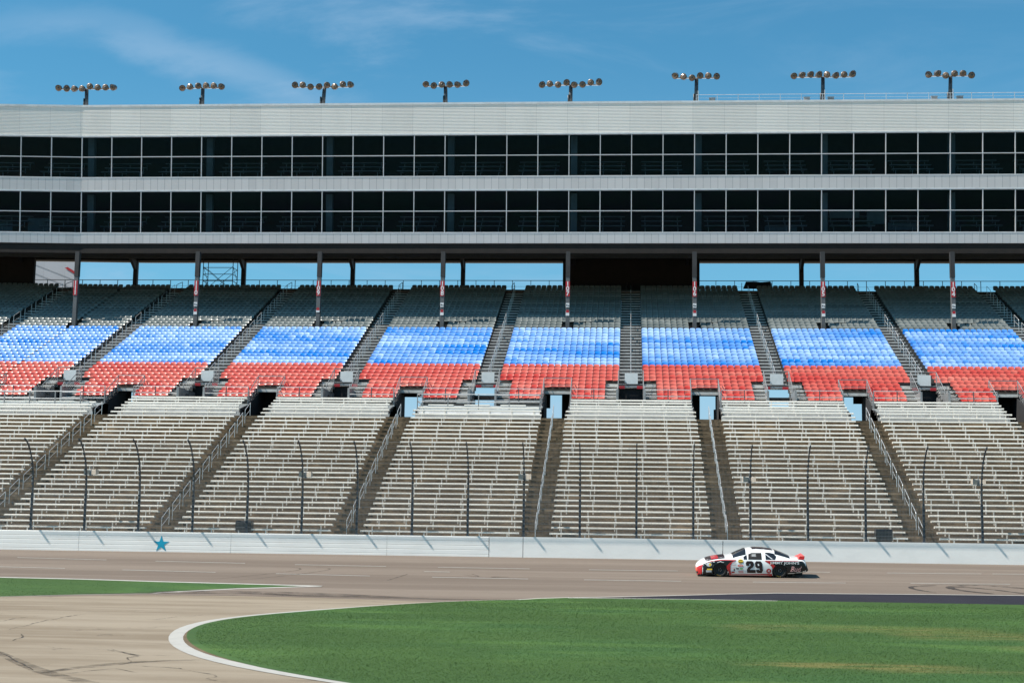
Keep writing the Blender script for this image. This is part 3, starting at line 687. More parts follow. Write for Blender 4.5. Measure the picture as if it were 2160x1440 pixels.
# tunnels
def railing_box(m, xa, xb, y0, z0, h, back=1.2, rise=.5, n=3, r=.03):
    for x in (xa, xb):
        m.path([(x, y0, z0-.5), (x, y0, z0+h), (x, y0-back, z0+h-rise-.35), (x, y0-back, z0-rise-.9)], r)
        for k in range(1, 5): m.tube((x, y0, z0+h*k/5-.1), (x, y0-back, z0+h*k/5-rise-.45), r*.45, 4)
    for z in (h, h*.5, 0): m.tube((xa, y0, z0+z), (xb, y0, z0+z), r*(1 if z != h*.5 else .6))
for i in range(0, 8):
    xc = cx(i); y4 = UY+URUN*3-.16; z4 = UZ+URIS*3-.42
    t_ = empty('tunnel_entrance', (0, 0, 0)); tag(t_, f'tunnel opening with railing cut into the red seats of section {sec(i)}', 'tunnel', 'tunnel openings at the column sections')
    m = MB(); 
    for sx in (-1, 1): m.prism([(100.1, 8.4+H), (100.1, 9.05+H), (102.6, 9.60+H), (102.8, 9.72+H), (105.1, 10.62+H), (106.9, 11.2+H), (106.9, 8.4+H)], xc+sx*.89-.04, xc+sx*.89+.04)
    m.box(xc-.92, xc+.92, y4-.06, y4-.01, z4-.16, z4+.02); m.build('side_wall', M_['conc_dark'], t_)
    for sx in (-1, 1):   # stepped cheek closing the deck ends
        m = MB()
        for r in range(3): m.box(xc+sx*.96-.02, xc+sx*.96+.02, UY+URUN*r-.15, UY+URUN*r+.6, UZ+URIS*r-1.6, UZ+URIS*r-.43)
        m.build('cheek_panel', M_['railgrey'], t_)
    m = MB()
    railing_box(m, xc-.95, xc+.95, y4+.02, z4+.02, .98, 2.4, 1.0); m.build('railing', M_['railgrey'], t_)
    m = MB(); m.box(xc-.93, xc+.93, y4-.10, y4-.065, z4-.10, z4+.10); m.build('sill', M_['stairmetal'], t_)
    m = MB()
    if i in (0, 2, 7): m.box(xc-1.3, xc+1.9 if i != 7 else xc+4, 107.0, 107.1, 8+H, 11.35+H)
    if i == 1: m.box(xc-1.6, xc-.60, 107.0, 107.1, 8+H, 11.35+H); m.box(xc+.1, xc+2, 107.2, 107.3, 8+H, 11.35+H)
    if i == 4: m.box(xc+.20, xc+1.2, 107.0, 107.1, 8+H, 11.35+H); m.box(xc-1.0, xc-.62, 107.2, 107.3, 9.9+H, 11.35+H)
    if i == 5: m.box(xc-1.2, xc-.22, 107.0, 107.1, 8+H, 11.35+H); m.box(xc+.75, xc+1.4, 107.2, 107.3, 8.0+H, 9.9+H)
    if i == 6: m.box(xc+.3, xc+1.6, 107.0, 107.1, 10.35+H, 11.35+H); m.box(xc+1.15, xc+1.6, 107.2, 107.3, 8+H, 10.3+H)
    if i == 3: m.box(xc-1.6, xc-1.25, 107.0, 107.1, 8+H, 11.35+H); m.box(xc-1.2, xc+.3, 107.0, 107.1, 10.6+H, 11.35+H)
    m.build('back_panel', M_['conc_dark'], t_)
for i in range(-1, 8):
    xc = cx(i)+5; y5 = UY+URUN*5-.16; z5 = UZ+URIS*5-.42
    nm = f'between sections {111-i} and {110-i}'
    t_ = empty('stair_foot_opening', (0, 0, 0)); tag(t_, f'opening with railing and white board at the stair foot {nm}', 'tunnel', 'openings at the stair feet')
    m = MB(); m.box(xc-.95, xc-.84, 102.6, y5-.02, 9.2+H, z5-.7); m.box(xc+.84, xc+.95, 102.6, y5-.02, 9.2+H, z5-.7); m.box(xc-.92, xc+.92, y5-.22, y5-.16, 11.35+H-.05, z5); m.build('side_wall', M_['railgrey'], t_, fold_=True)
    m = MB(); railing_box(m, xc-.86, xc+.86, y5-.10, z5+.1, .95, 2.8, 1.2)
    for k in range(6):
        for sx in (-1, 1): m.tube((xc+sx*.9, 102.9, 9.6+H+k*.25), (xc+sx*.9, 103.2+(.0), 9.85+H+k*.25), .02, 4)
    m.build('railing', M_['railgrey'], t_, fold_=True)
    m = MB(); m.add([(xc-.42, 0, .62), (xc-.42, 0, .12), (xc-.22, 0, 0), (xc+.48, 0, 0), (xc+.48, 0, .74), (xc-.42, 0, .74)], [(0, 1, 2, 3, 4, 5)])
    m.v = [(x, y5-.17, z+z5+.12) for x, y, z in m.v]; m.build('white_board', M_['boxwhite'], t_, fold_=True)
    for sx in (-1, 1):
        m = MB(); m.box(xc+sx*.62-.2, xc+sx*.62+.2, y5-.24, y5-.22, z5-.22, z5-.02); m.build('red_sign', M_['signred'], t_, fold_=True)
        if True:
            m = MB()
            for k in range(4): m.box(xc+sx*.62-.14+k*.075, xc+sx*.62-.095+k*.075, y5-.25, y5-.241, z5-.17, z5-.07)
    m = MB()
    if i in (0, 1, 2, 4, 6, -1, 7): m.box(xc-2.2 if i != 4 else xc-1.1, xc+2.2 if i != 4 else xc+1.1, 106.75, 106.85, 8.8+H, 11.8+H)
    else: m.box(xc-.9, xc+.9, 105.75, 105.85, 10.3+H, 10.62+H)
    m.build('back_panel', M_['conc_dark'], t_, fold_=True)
# front guard rails of the upper deck
for i in range(0, 8):
    for sx, nm in ((-1, sec(i-1)), (1, sec(i+1) if i < 7 else '103')):
        xa, xb = (cx(i)-5+.95, cx(i)-1.0) if sx < 0 else (cx(i)+1.0, cx(i)+5-.95)
        r_ = empty('guard_rail', (0, 0, 0)); tag(r_, f'metal guard rail before the lowest red seats of section {sec(i)}, on the {nm} side', 'railing', 'guard rails before the red seats')
        m = MB(); y = 102.62; z = 9.75+H
        for zz in (.20, .58, 1.02): m.tube((xa, y, z+zz), (xb, y, z+zz), .026)
        m.build('rail_bar', M_['rail'], r_, fold_=True)
        for q in range(3):
            m = MB(); x = xa+(xb-xa)*(q+.0)/2; m.box(x-.03, x+.03, y-.03, y+.03, z-.3, z+1.02); m.build('rail_post', M_['raildark'] if q == 1 else M_['railgrey'], r_, fold_=True)

# ------------------------------------------------------------------ suite building above the stand
LEAN = True
bd = empty('suite_building', (0, 0, 0)); tag(bd, 'long grey suite building with two bands of dark windows above the grandstand', 'building')
YF = 120.75; YB = 139.0; K = YF/121.16
def zz(y): return (36.14+(211.7-y)*.03875)*K+H
XA, XB = -66, 42
ZR, ZW2T, ZT2, ZW2B, ZW1T, ZT1, ZW1B, ZFB = [zz(y) for y in (211.7, 280.3, 325, 370, 400, 444.3, 490, 512.7)]
def part(name, boxes, m, parent=bd, **kw):
    mb = MB()
    for b in boxes: mb.box(*b)
    return mb.build(name, m, parent, fold_=True, **kw)
# long boxes get cut at the fold
def lb(y0, y1, z0, z1, xa=XA, xb=XB): return [(xa, XF, y0, y1, z0, z1), (XF, xb, y0, y1, z0, z1)]
part('lower_fascia', lb(YF, YF+.35, ZFB, ZW1B-.09), M_['fascia'])
part('middle_fascia', lb(YF, YF+.35, ZW1T+.09, ZW2B-.09), M_['fascia'])
mc = MB(); n = 20; dz = (ZR-.12-ZW2T-.10)/n
for k in range(n):
    z0 = ZW2T+.10+k*dz; d = .014
    for a, b in ((XA, XF), (XF, XB)): mc.prism([(YF+.3, z0), (YF+.02+d, z0), (YF+.02, z0+dz*.35), (YF+.02+d, z0+dz), (YF+.3, z0+dz)], a, b)
mc.build('corrugated_panel', M_['corr'], bd, fold_=True)
part('roof_coping', lb(YF-.004, YF+.5, ZR-.12, ZR+.05), M_['whitetrim'])
part('roof', lb(YF+.5, YB, ZR-.25, ZR-.02), M_['whitetrim'])
for z0, z1 in ((ZW1B-.09, ZW1B), (ZW1T, ZW1T+.09), (ZW2B-.09, ZW2B), (ZW2T, ZW2T+.10)): part('window_sill', lb(YF-.012, YF+.3, z0, z1), M_['whitetrim'] if z0 in (ZW1T, ZW2T) else M_['mullion'])
# floors and back wall
part('floor_slab', lb(YF+.36, YB-.2, ZW1T+.12, ZW2B-.14), M_['interior'])
fs_ = MB()
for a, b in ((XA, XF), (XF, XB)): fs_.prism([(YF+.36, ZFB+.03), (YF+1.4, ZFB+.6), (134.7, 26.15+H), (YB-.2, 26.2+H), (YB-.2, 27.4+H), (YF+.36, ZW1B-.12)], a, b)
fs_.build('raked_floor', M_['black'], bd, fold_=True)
part('back_wall', lb(YF+9, YF+9.2, ZFB+.5, ZR-.3), M_['interior'])
part('rear_wall', lb(YB-.2, YB, 26.2+H, ZR), M_['fascia'])
part('side_wall', [(XA, XA+.2, YF+.4, YB-.2, ZFB+1, ZR-.3), (XB-.2, XB, YF+.4, YB-.2, ZFB+1, ZR-.3)], M_['fascia'])
# windows: one per bay and storey, frame mesh with its panes as a child
wx = [XF+2.5*k for k in range(-4, 35)]
for (zb, zt_, zm, st) in ((ZW1B, ZW1T, ZT1, 'lower'), (ZW2B, ZW2T, ZT2, 'upper')):
    for a, b in zip(wx, wx[1:]):
        m = MB(); y0, y1 = YF+.0, YF+.14; h = .033
        m.box(a, a+h, y0, y1, zb+.002, zt_-.002); m.box(b-h+.002, b-.002, y0, y1, zb+.002, zt_-.002); m.box(a+h, b-h, y0, y1, zm-.032, zm+.032)
        m.box(a+h, b-h, y0+.01, y1, zb+.002, zb+.04); m.box(a+h, b-h, y0+.01, y1, zt_-.05, zt_-.002)
        wfr = m.build('window', M_['mullion'], bd, fold_=True)
        m = MB(); tl = random.uniform(-.012, .012)
        m.add([(a+h, YF+.09, zb+.04), (b-h, YF+.09, zb+.04), (b-h, YF+.09+tl, zm-.05), (a+h, YF+.09+tl, zm-.05)], [(0, 1, 2, 3)])
        tl = random.uniform(-.012, .012)
        m.add([(a+h, YF+.09, zm+.05), (b-h, YF+.09, zm+.05), (b-h, YF+.09+tl, zt_-.05), (a+h, YF+.09+tl, zt_-.05)], [(0, 1, 2, 3)])
        m.build('pane', M_['glass'], wfr, fold_=True)
for i in range(-1, 9):
    for z0, z1 in ((ZFB+.5, ZW1T), (ZW2B, ZR-.3)):
        part('interior_column', [(cx(i)+.10, cx(i)+.62, YF+1.2, YF+1.7, z0, z1)], M_['intcol'])
for i in range(-1, 9):
    for z0, st in ((ZW1B, 0), (ZW2B, 1)):
        for half in (0, 1):
            xa = cx(i)+.9+half*4.9; L = 3.6 if half == 0 else 3.3; m = MB()
            for k in range(3): 
                yk = YF+2.0+1.0*k; zk = z0+.95+.60*k; m.box(xa, xa+L, yk, yk+.35, zk, zk+.05)
                for q in range(3): m.box(xa+.3+q*(L-.65)/2, xa+.35+q*(L-.65)/2, yk+.1, yk+.16, zk-.5, zk)
            m.build('counter', M_['counter'], bd, fold_=True)
for (xa, xb, za, zb_) in ((16.2, 18.6, 1.9, 2.5), (19.2, 20.7, 1.4, 2.6), (20.9, 23.2, .9, 1.5), (11.0, 13.6, .8, 1.2), (-50.5, -48.6, .7, 1.9), (-54, -51.8, .5, 1.6)):
    part('interior_board', [(xa, xb, YF+3.4, YF+3.45, ZW1B+za, ZW1B+zb_)], M_['intcol'])
# soffit structure
LEAN = False
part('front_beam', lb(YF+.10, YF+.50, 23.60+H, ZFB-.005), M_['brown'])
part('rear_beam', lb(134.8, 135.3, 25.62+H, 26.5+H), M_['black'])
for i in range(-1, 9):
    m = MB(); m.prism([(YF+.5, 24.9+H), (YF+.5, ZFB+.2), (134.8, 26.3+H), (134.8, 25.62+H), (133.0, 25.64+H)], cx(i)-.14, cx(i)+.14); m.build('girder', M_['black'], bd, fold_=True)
# roof railing and lamps
_, yl_, zl_ = lean(0, YF, ZR); ROOF = Vector((0, yl_-YF, zl_-ZR))
m = MB()
xr = [5.3+1.66*k for k in range(0, 23)]
for k, x in enumerate(xr):
    zz_ = .62
    m.box(x-.02, x+.02, YF+.30, YF+.34, ZR+.05, ZR+.05+zz_)
m.tube((xr[0], YF+.32, ZR+.62), (xr[-1], YF+.32, ZR+.62), .018, 5); m.tube((xr[0], YF+.32, ZR+.35), (xr[-1], YF+.32, ZR+.35), .012, 4)
for x in (5.45, 15.45, 25.45): m.box(x-.03, x+.03, YF+.28, YF+.36, ZR+.05, ZR+.95)
o = m.build('roof_railing', M_['rail']); o.location = ROOF; tag(o, 'thin galvanised railing along the roof edge between the 106 and 104 light poles', 'railing')
m = MB()
for x in (6.6, 14.1, 16.0, 24.1, 26.1): m.box(x-.22, x+.22, YF+.9, YF+1.0, ZR+.02, ZR+.52)
for k, x in enumerate((6.6, 14.1, 16.0, 24.1, 26.1)):
    mb = MB(); mb.box(x-.23, x+.23, YF+.8, YF+1.1, ZR-.01, ZR+.50); mb.box(x-.26, x+.26, YF+.78, YF+1.12, ZR+.50, ZR+.54)
    o = mb.build('electrical_box', M_['railgrey']); o.location = ROOF; tag(o, 'grey electrical box on the roof ' + ['beside the 106 light pole', 'beside the 105 pole, on its 106 side', 'beside the 105 pole, on its 104 side', 'beside the 104 pole, on its 105 side', 'beside the 104 pole, on its outer side'][k], 'box', 'electrical boxes on the roof')
m = MB(); m.box(-33.0, -29.6, YF+.9, YF+.95, ZR+.22, ZR+.27); 
for x in (-33, -31.6, -29.7): m.box(x, x+.04, YF+.9, YF+.94, ZR-.02, ZR+.24)
tag(m.build('roof_pipe', M_['whitetrim'], loc=ROOF), 'low white pipe rail on the roof between the 110 and 109 light poles', 'pipe')
lampprof = [(-.30, .09), (-.26, .17), (-.10, .245), (.06, .265), (.10, .27)]
lb_ = MB(); lb_.lathe((0, 0, 0), (0, -1, -.25), lampprof, 14); lamp_body = lb_.mesh('housing', M_['lampshell'], True)
lc = MB(); dd_ = Vector((0, -1, -.25)).normalized(); lc.lathe(dd_*.101, dd_, [(0, .235), (.01, .225)], 14); lamp_lens = lc.mesh('lens', M_['lampglass'], True)
lr = MB(); lr.lathe(dd_*.113, dd_, [(0, .09), (.02, .06)], 10); lamp_bulb = lr.mesh('bulb', M_['lampshell'], True)
vz = MB()
pts = []; n_ = 10; ax = dd_.orthogonal().normalized(); ay = dd_.cross(ax); upv = Vector((0, 0, 1)); sx_ = Vector((1, 0, 0)); sy_ = dd_.cross(sx_).normalized()
if sy_.z < 0: sy_ = -sy_
for k in range(n_+1):
    a = math.pi*k/n_; p = sx_*math.cos(a)*.275+sy_*math.sin(a)*.275; pts += [p+dd_*.10, p+dd_*(.10+.13*math.sin(a))]
vz.add(pts, [(2*k, 2*k+1, 2*k+3, 2*k+2) for k in range(n_)]); lamp_visor = vz.mesh('visor', M_['chrome'], True)
lamp_objs = []
for i in range(0, 8):
    n = 8 if i % 2 == 0 else 6
    P = Vector(fold(cx(i)+.1+(-.05,-.3,-.26,-.16,-.04,.03,.08,.03)[i], YF+.75, ZR-.02))+ROOF; hgt = 1.70 if i <= 4 else 2.2
    r_ = empty('floodlight_pole', P); tag(r_, f'floodlight pole with {"eight" if n == 8 else "six"} round lamps on the roof above sign {sec(i)}', 'floodlight', 'floodlight poles on the roof')
    m = MB(); m.tube((0, 0, 0), (random.uniform(-.05, .1), 0, hgt-.1), .17, 10, 0, .15); m.box(-.22, -.13, -.2, .1, .1, .8); m.build('pole', M_['pole'], r_, True)
    m = MB(); wd = (n-1)*.66; m.box(-wd/2-.1, wd/2+.1, -.05, .05, hgt-.08, hgt+.02); m.build('crossarm', M_['rail'], r_)
    for k in range(n):
        x = -wd/2+.66*k; dz = random.choice((.05, -.10, .08, -.02)); y = -.28
        h_ = inst('lamp', lamp_body, r_, (x+(0 if abs(x) > .1 else .2), y, hgt+dz)); h_.rotation_euler = (random.uniform(-.3, .2), 0, random.uniform(-.5, .5))
        inst('lens', lamp_lens, h_); inst('bulb', lamp_bulb, h_)
        if k in (0, n-1) or random.random() < .4: inst('visor', lamp_visor, h_)
# columns with section numbers
DIG = {}
def text_mesh(txt, size, name, m, offset=0., extrude=.004, space=1.0, shear=0., bold=False):
    key = (txt, size)
    cu = bpy.data.curves.new(name, 'FONT'); cu.body = txt; cu.size = size; cu.align_x = 'CENTER'; cu.align_y = 'CENTER'; cu.extrude = extrude; cu.offset = offset; cu.space_character = space; cu.shear = shear; cu.resolution_u = 3
    ob = bpy.data.objects.new('tmp_text', cu); COL.objects.link(ob); dg = bpy.context.evaluated_depsgraph_get(); me = bpy.data.meshes.new_from_object(ob.evaluated_get(dg))
    bpy.data.objects.remove(ob); bpy.data.curves.remove(cu); me.name = name; me.materials.clear(); me.materials.append(m); return me
for i in range(0, 8):
    c = empty('support_column', fold(cx(i), 120.35, 0)); s_ = sec(i)
    tag(c, f'grey steel support column carrying the red number sign {s_}', 'column', 'front columns with section signs')
    m = MB(); m.box(-.15, .15, -.2, .2, 17.0+H, 21.55+H); m.build('shaft', M_['colsteel'], c)
    m = MB(); m.box(-.15, .15, -.2, .2, 21.55+H, 23.60+H); m.box(-.17, .17, -.22, -.18, 21.55+H, 23.6+H); m.box(-.17, .17, .18, .22, 21.55+H, 23.6+H); m.build('upper_shaft', M_['brown'] if i == 99 else mat('column_dark_steel', (.035, .034, .035), .7) if i == 0 else bpy.data.materials['column_dark_steel'], c)
    m = MB(); m.box(-.165, .165, -.235, -.222, 19.98+H, 21.20+H); sg = m.build('number_sign', M_['signred'], c)
    for k, ch in enumerate(s_):
        me = text_mesh(ch, .50, 'digit', M_['signwhite'], .012); o = inst('digit', me, sg, (0, -.242, 20.98+H-.385*k)); o.rotation_euler = (R(90), 0, 0)
    if i > 0:
        for zc_, hh in (((19.28, .34), (18.62, .36)) if i not in (2,) else ((18.75, .2),)):
            m = MB(); m.box(-.14, .14, -.232, -.222, zc_-hh/2+H, zc_+hh/2+H); nt_ = m.build('notice', M_['signwhite'], c)
            if zc_ < 19: m = MB(); m.add([(-.13, -.236, zc_+.06+H), (.13, -.236, zc_+.06+H), (.10, -.236, zc_+.26+H), (0, -.236, zc_+.30+H), (-.1, -.236, zc_+.26+H)], [(0, 1, 2, 3, 4)]); m.build('red_band', M_['signred'], nt_)
            else: m = MB(); m.tube((-.06, -.236, zc_+H), (-.06, -.24, zc_+H), .06, 10); m.tube((.07, -.236, zc_-.03+H), (.07, -.24, zc_-.03+H), .05, 10); m.build('pictogram', M_['raildark'], nt_)
    m = MB(); m.box(-.55, .55, .35, .5, 17.35+H, 17.75+H); m.box(.25, .8, -.1, .3, 17.3+H, 17.42+H); m.build('base_bracket', M_['brown'], c)
for i in range(-1, 9):
    o = empty('rear_column', fold(cx(i), 135.05, 0)); tag(o, f'dark rear column behind the seats of section {sec(i)}', 'column', 'rear columns behind the top row')
    m = MB(); m.box(-.19, .19, -.2, .2, 22.4+H, 25.62+H); m.build('shaft', M_['coldark'], o)
    m = MB(); m.prism([(-.2, 24.7+H), (-.2, 25.62+H), (-1.9, 25.62+H)], -.13, .13); m.build('haunch', M_['coldark'], o)
# concourse rail behind the top row
zc_ = UZ+URIS*NR-.43
m = MB(); m.tube((-50, 136.6, zc_+1.70), (36, 136.6, zc_+1.70), .03); m.tube((-50, 136.6, zc_+1.15), (36, 136.6, zc_+1.15), .012, 4)
m.tube((XF-18, 136.6, zc_+1.70), (-50, 136.6, zc_+1.70), .03)
rr_ = m.build('concourse_rail', M_['raildark'], fold_=False); tag(rr_, 'long dark rail against the sky behind the top row of seats', 'railing')
m = MB()
for k in range(-8, 52): x = -52+1.66*k; m.box(x-.025, x+.025, 136.57, 136.63, zc_, zc_+1.70)
m.build('rail_post', M_['raildark'], rr_)
for i in range(-1, 8):
    x = cx(i)+4.6; m = MB(); m.path([(x, 132.6, zc_-.4), (x, 132.6, zc_+.55), (x+.1, 134.0, zc_+1.05), (x+.1, 134.0, zc_)], .028); m.path([(x, 132.6, zc_+.1), (x+.1, 134.0, zc_+.55)], .02)
    o = m.build('landing_handrail', M_['raildark'], fold_=True); tag(o, f'dark looped handrail against the sky atop the stair between sections {111-i} and {110-i}', 'handrail', 'handrails at the stair heads')
# dark core wall
cw = empty('core_wall', (0, 0, 0)); tag(cw, 'dark brown enclosed core wall behind the top seats between columns 107 and 106', 'wall')
m = MB(); m.box(-5.85, 6.2, 134.1, 134.5, zc_, 25.62+H); m.build('wall', M_['brown'], cw)
m = MB()
for x in (-2.0, 1.5): m.box(x, x+.04, 134.06, 134.09, zc_, 25.6+H)
m.box(-5.8, 6.15, 133.9, 134.09, zc_, zc_+.95); m.build('base_panel', M_['black'], cw)
m = MB(); m.box(-64, -53.7, 134.0, 134.4, zc_-.1, 25.62+H); o = m.build('core_wall', M_['brown'], fold_=True); tag(o, 'dark wall closing the rear of the stand beyond section 111', 'wall')
fb2 = empty('far_building', (0, 0, 0)); tag(fb2, 'grey panelled building end with a red stripe seen behind section 111', 'building')
m = MB(); m.add([(-63.0, 150, 22), (-56.3, 150, 22), (-55.7, 150, 30.6), (-63.0, 150, 30.6), (-68, 160, 22), (-61, 160, 22), (-61, 160, 30.6), (-68, 160, 30.6)], [(0, 1, 2, 3), (4, 5, 6, 7), (0, 1, 5, 4), (1, 2, 6, 5), (2, 3, 7, 6), (3, 0, 4, 7)]); m.build('wall', M_['farpanel'], fb2)
m = MB(); m.add([(-57.2, 149.95, 29.7), (-55.85, 149.95, 28.9), (-55.8, 149.95, 29.15), (-56.9, 149.95, 29.8)], [(0, 1, 2, 3)]); m.build('stripe', M_['signred'], fb2)
m = MB()
for k in range(5): m.tube((-62.8, 149.97, 27.4+k*.9), (-56.2, 149.97, 24.9+k*.9), .012, 4)
m.build('joint_lines', M_['raildark'], fb2)
# scaffold tower behind section 110
sc = empty('scaffold_tower', (0, 0, 0)); tag(sc, 'black scaffold tower with cross braces behind the seats of section 110', 'scaffold')
m = MB(); xs0, xs1, y0, y1 = -38.0, -35.3, 133.0, 134.6; zb = zc_-.6
for x in (xs0, xs1):
    for y in (y0, y1): m.tube((x, y, zb), (x, y, 25.5+H), .04)
m.build('uprights', M_['coldark'], sc)
m = MB()
for z in (1.0, 1.6, 2.2, 2.8):
    m.tube((xs0, y0, zb+z), (xs1, y0, zb+z), .028); m.tube((xs0, y0, zb+z), (xs0, y1, zb+z), .028); m.tube((xs1, y0, zb+z), (xs1, y1, zb+z), .028)
m.build('ledgers', M_['coldark'], sc)
m = MB()
for y in (y0, y1): m.tube((xs0, y, zb+.6), (xs1, y, zb+2.9), .022); m.tube((xs1, y, zb+.6), (xs0, y, zb+2.9), .022)
for x in (xs0, xs1): m.tube((x, y0, zb+.6), (x, y1, zb+1.8), .022); m.tube((x, y1, zb+1.8), (x, y0, zb+2.9), .022)
m.build('braces', M_['coldark'], sc)
# tarp-covered bundle on the top row of 105
m = MB()
m.add([(9.9,132.3,0),(12.3,132.3,.0),(12.5,133.2,.0),(9.9,133.2,.0),(10.1,132.4,.50),(11.0,132.4,.42),(12.2,132.4,.52),(12.4,133.0,.40),(11.0,133.0,.62),(10.2,133.0,.45)], [(0,1,6,5,4),(1,2,7,6),(2,3,9,8,7),(3,0,4,9),(4,5,8,9),(5,6,7,8)])
m.v = [(x, y, z+UZ+URIS*37+.30) for x, y, z in m.v]; o = m.build('covered_bundle', M_['smoke']); tag(o, 'black tarp-covered bundle on the top row beside the 106 and 105 stair', 'bundle')

# ------------------------------------------------------------------ racing car
car = empty('race_car', (3.16, 72.0, gz(72.0)+.004)); car.rotation_euler = (math.atan(SL), 0, 0)
tag(car, 'white, red and black stock car number 29 driving along the track', 'car')
ST = np.array([ # L, zb, zs, zt, w, wt
 [0.00,.20,.34,.40,.52,.40],[.04,.12,.42,.49,.66,.52],[.12,.09,.50,.58,.78,.62],[.28,.08,.57,.68,.88,.70],[.50,.08,.66,.78,.94,.76],[.80,.08,.73,.855,.965,.80],
 [1.10,.08,.775,.90,.975,.80],[1.40,.08,.80,.93,.975,.80],[1.58,.08,.81,.945,.975,.80],[1.70,.08,.815,.985,.975,.78],[1.95,.08,.82,1.115,.975,.70],[2.20,.08,.82,1.225,.975,.62],[2.42,.08,.82,1.28,.975,.585],
 [2.75,.08,.82,1.30,.975,.58],[3.10,.08,.82,1.29,.975,.58],[3.45,.09,.82,1.25,.975,.58],[3.70,.12,.82,1.18,.975,.60],[4.00,.16,.815,1.06,.97,.66],[4.26,.18,.81,.955,.965,.74],[4.40,.19,.80,.91,.96,.78],[4.65,.22,.785,.875,.95,.80],[4.86,.25,.775,.85,.94,.80],[4.97,.28,.74,.80,.93,.78],[5.09,.34,.42,.44,.91,.76]])
def stn(L): return [np.interp(L, ST[:, 0], ST[:, k]) for k in range(1, 6)]
def half_section(L):
    zb, zs, zt, w_, wt = stn(L); hz = (zb+zs)/2
    return [(0, zb), (w_*.88, zb), (w_*.965, zb+.03), (w_, zb+(zs-zb)*.35), (w_, zb+(zs-zb)*.62), (w_*.985, zs-.05), (w_*.955, zs), (w_*.955+(wt-w_*.955)*.55, zs+(zt-.045-zs)*.58), (wt, zt-.045), (wt*.93, zt-.015), (wt*.55, zt), (0, zt+.012)]
def side_y(L, z):
    hs = half_section(L)[1:9]; zs_ = [p[1] for p in hs]; ws = [p[0] for p in hs]
    return float(np.interp(z, zs_, ws))
YC = .98   # centre line of the car
bm_ = MB(); Ls = sorted(set(np.round(np.concatenate([ST[:, 0], np.linspace(0, 5.09, 52)]), 3))); n = 23; vs = []
for L in Ls:
    hs = half_section(L); full = [(-a, b) for a, b in hs]+[(a, b) for a, b in hs[::-1][1:]]
    vs += [(L, YC+a, b) for a, b in full]
n = 23; fs = []
for k in range(len(Ls)-1):
    for j in range(n-1): fs.append((k*n+j, k*n+j+1, (k+1)*n+j+1, (k+1)*n+j))
    fs.append((k*n+n-1, k*n, (k+1)*n, (k+1)*n+n-1))
fs.append(tuple(range(n))); fs.append(tuple(range((len(Ls)-1)*n, len(Ls)*n))[::-1])
bm_.add(vs, fs)
def paint(name, col, rough=.28, coat=.5):
    m = principled(name, col, rough); m.node_tree.nodes['Principled BSDF'].inputs['Coat Weight'].default_value = coat
    m.node_tree.nodes['Principled BSDF'].inputs['Coat Roughness'].default_value = .08; return m
P_w = paint('car_white', (.80, .80, .79)); P_b = paint('car_black', (.006, .006, .007), .35, .12); P_r = paint('car_red', (.46, .015, .02)); P_o = paint('car_fluorescent_red', (.80, .09, .045))
P_y = paint('decal_yellow', (.80, .52, .03)); P_g = paint('decal_green', (.10, .38, .08)); P_s = paint('decal_silver', (.55, .56, .58)); P_p = paint('decal_pink', (.70, .36, .34)); P_glass = principled('car_glass', (.015, .018, .022), .06, 0, .8)
P_dk = principled('cockpit_dark', (.008, .008, .009), .9); P_num = paint('number_maroon_black', (.016, .005, .006), .4, .1)
body = bm_.build('body', P_w, car, True)
WL = (1.08, 3.81)
cut = MB()
for L in WL:
    for ya, yb in ((-.3, .34), (YC*2-.34, YC*2+.3)): cut.tube((L, ya, .29), (L, yb, .29), .365, 40)
co_ = cut.build('tmp_cutter', P_b, car)
md = body.modifiers.new('b', 'BOOLEAN'); md.operation = 'DIFFERENCE'; md.object = co_; md.solver = 'EXACT'
bpy.context.view_layer.update()
dg = bpy.context.evaluated_depsgraph_get(); nm_ = bpy.data.meshes.new_from_object(body.evaluated_get(dg)); body.modifiers.clear(); body.data = nm_
bpy.data.objects.remove(co_)
while len(nm_.materials) < 2: nm_.materials.append(P_b)
nm_.materials[1] = P_b; nm_.materials.append(P_o)
for p_ in nm_.polygons:
    if p_.center.x > 4.99 and p_.center.z < .74: p_.material_index = 1
    elif p_.center.x < .10 and p_.center.z < .40: p_.material_index = 2 if p_.center.z > .22 else 1
    elif p_.center.z < .13 and p_.center.x < .7: p_.material_index = 1
def UV(u_, v_): return ((u_-190)/333., (612-v_)/333.)
from mathutils.geometry import tessellate_polygon
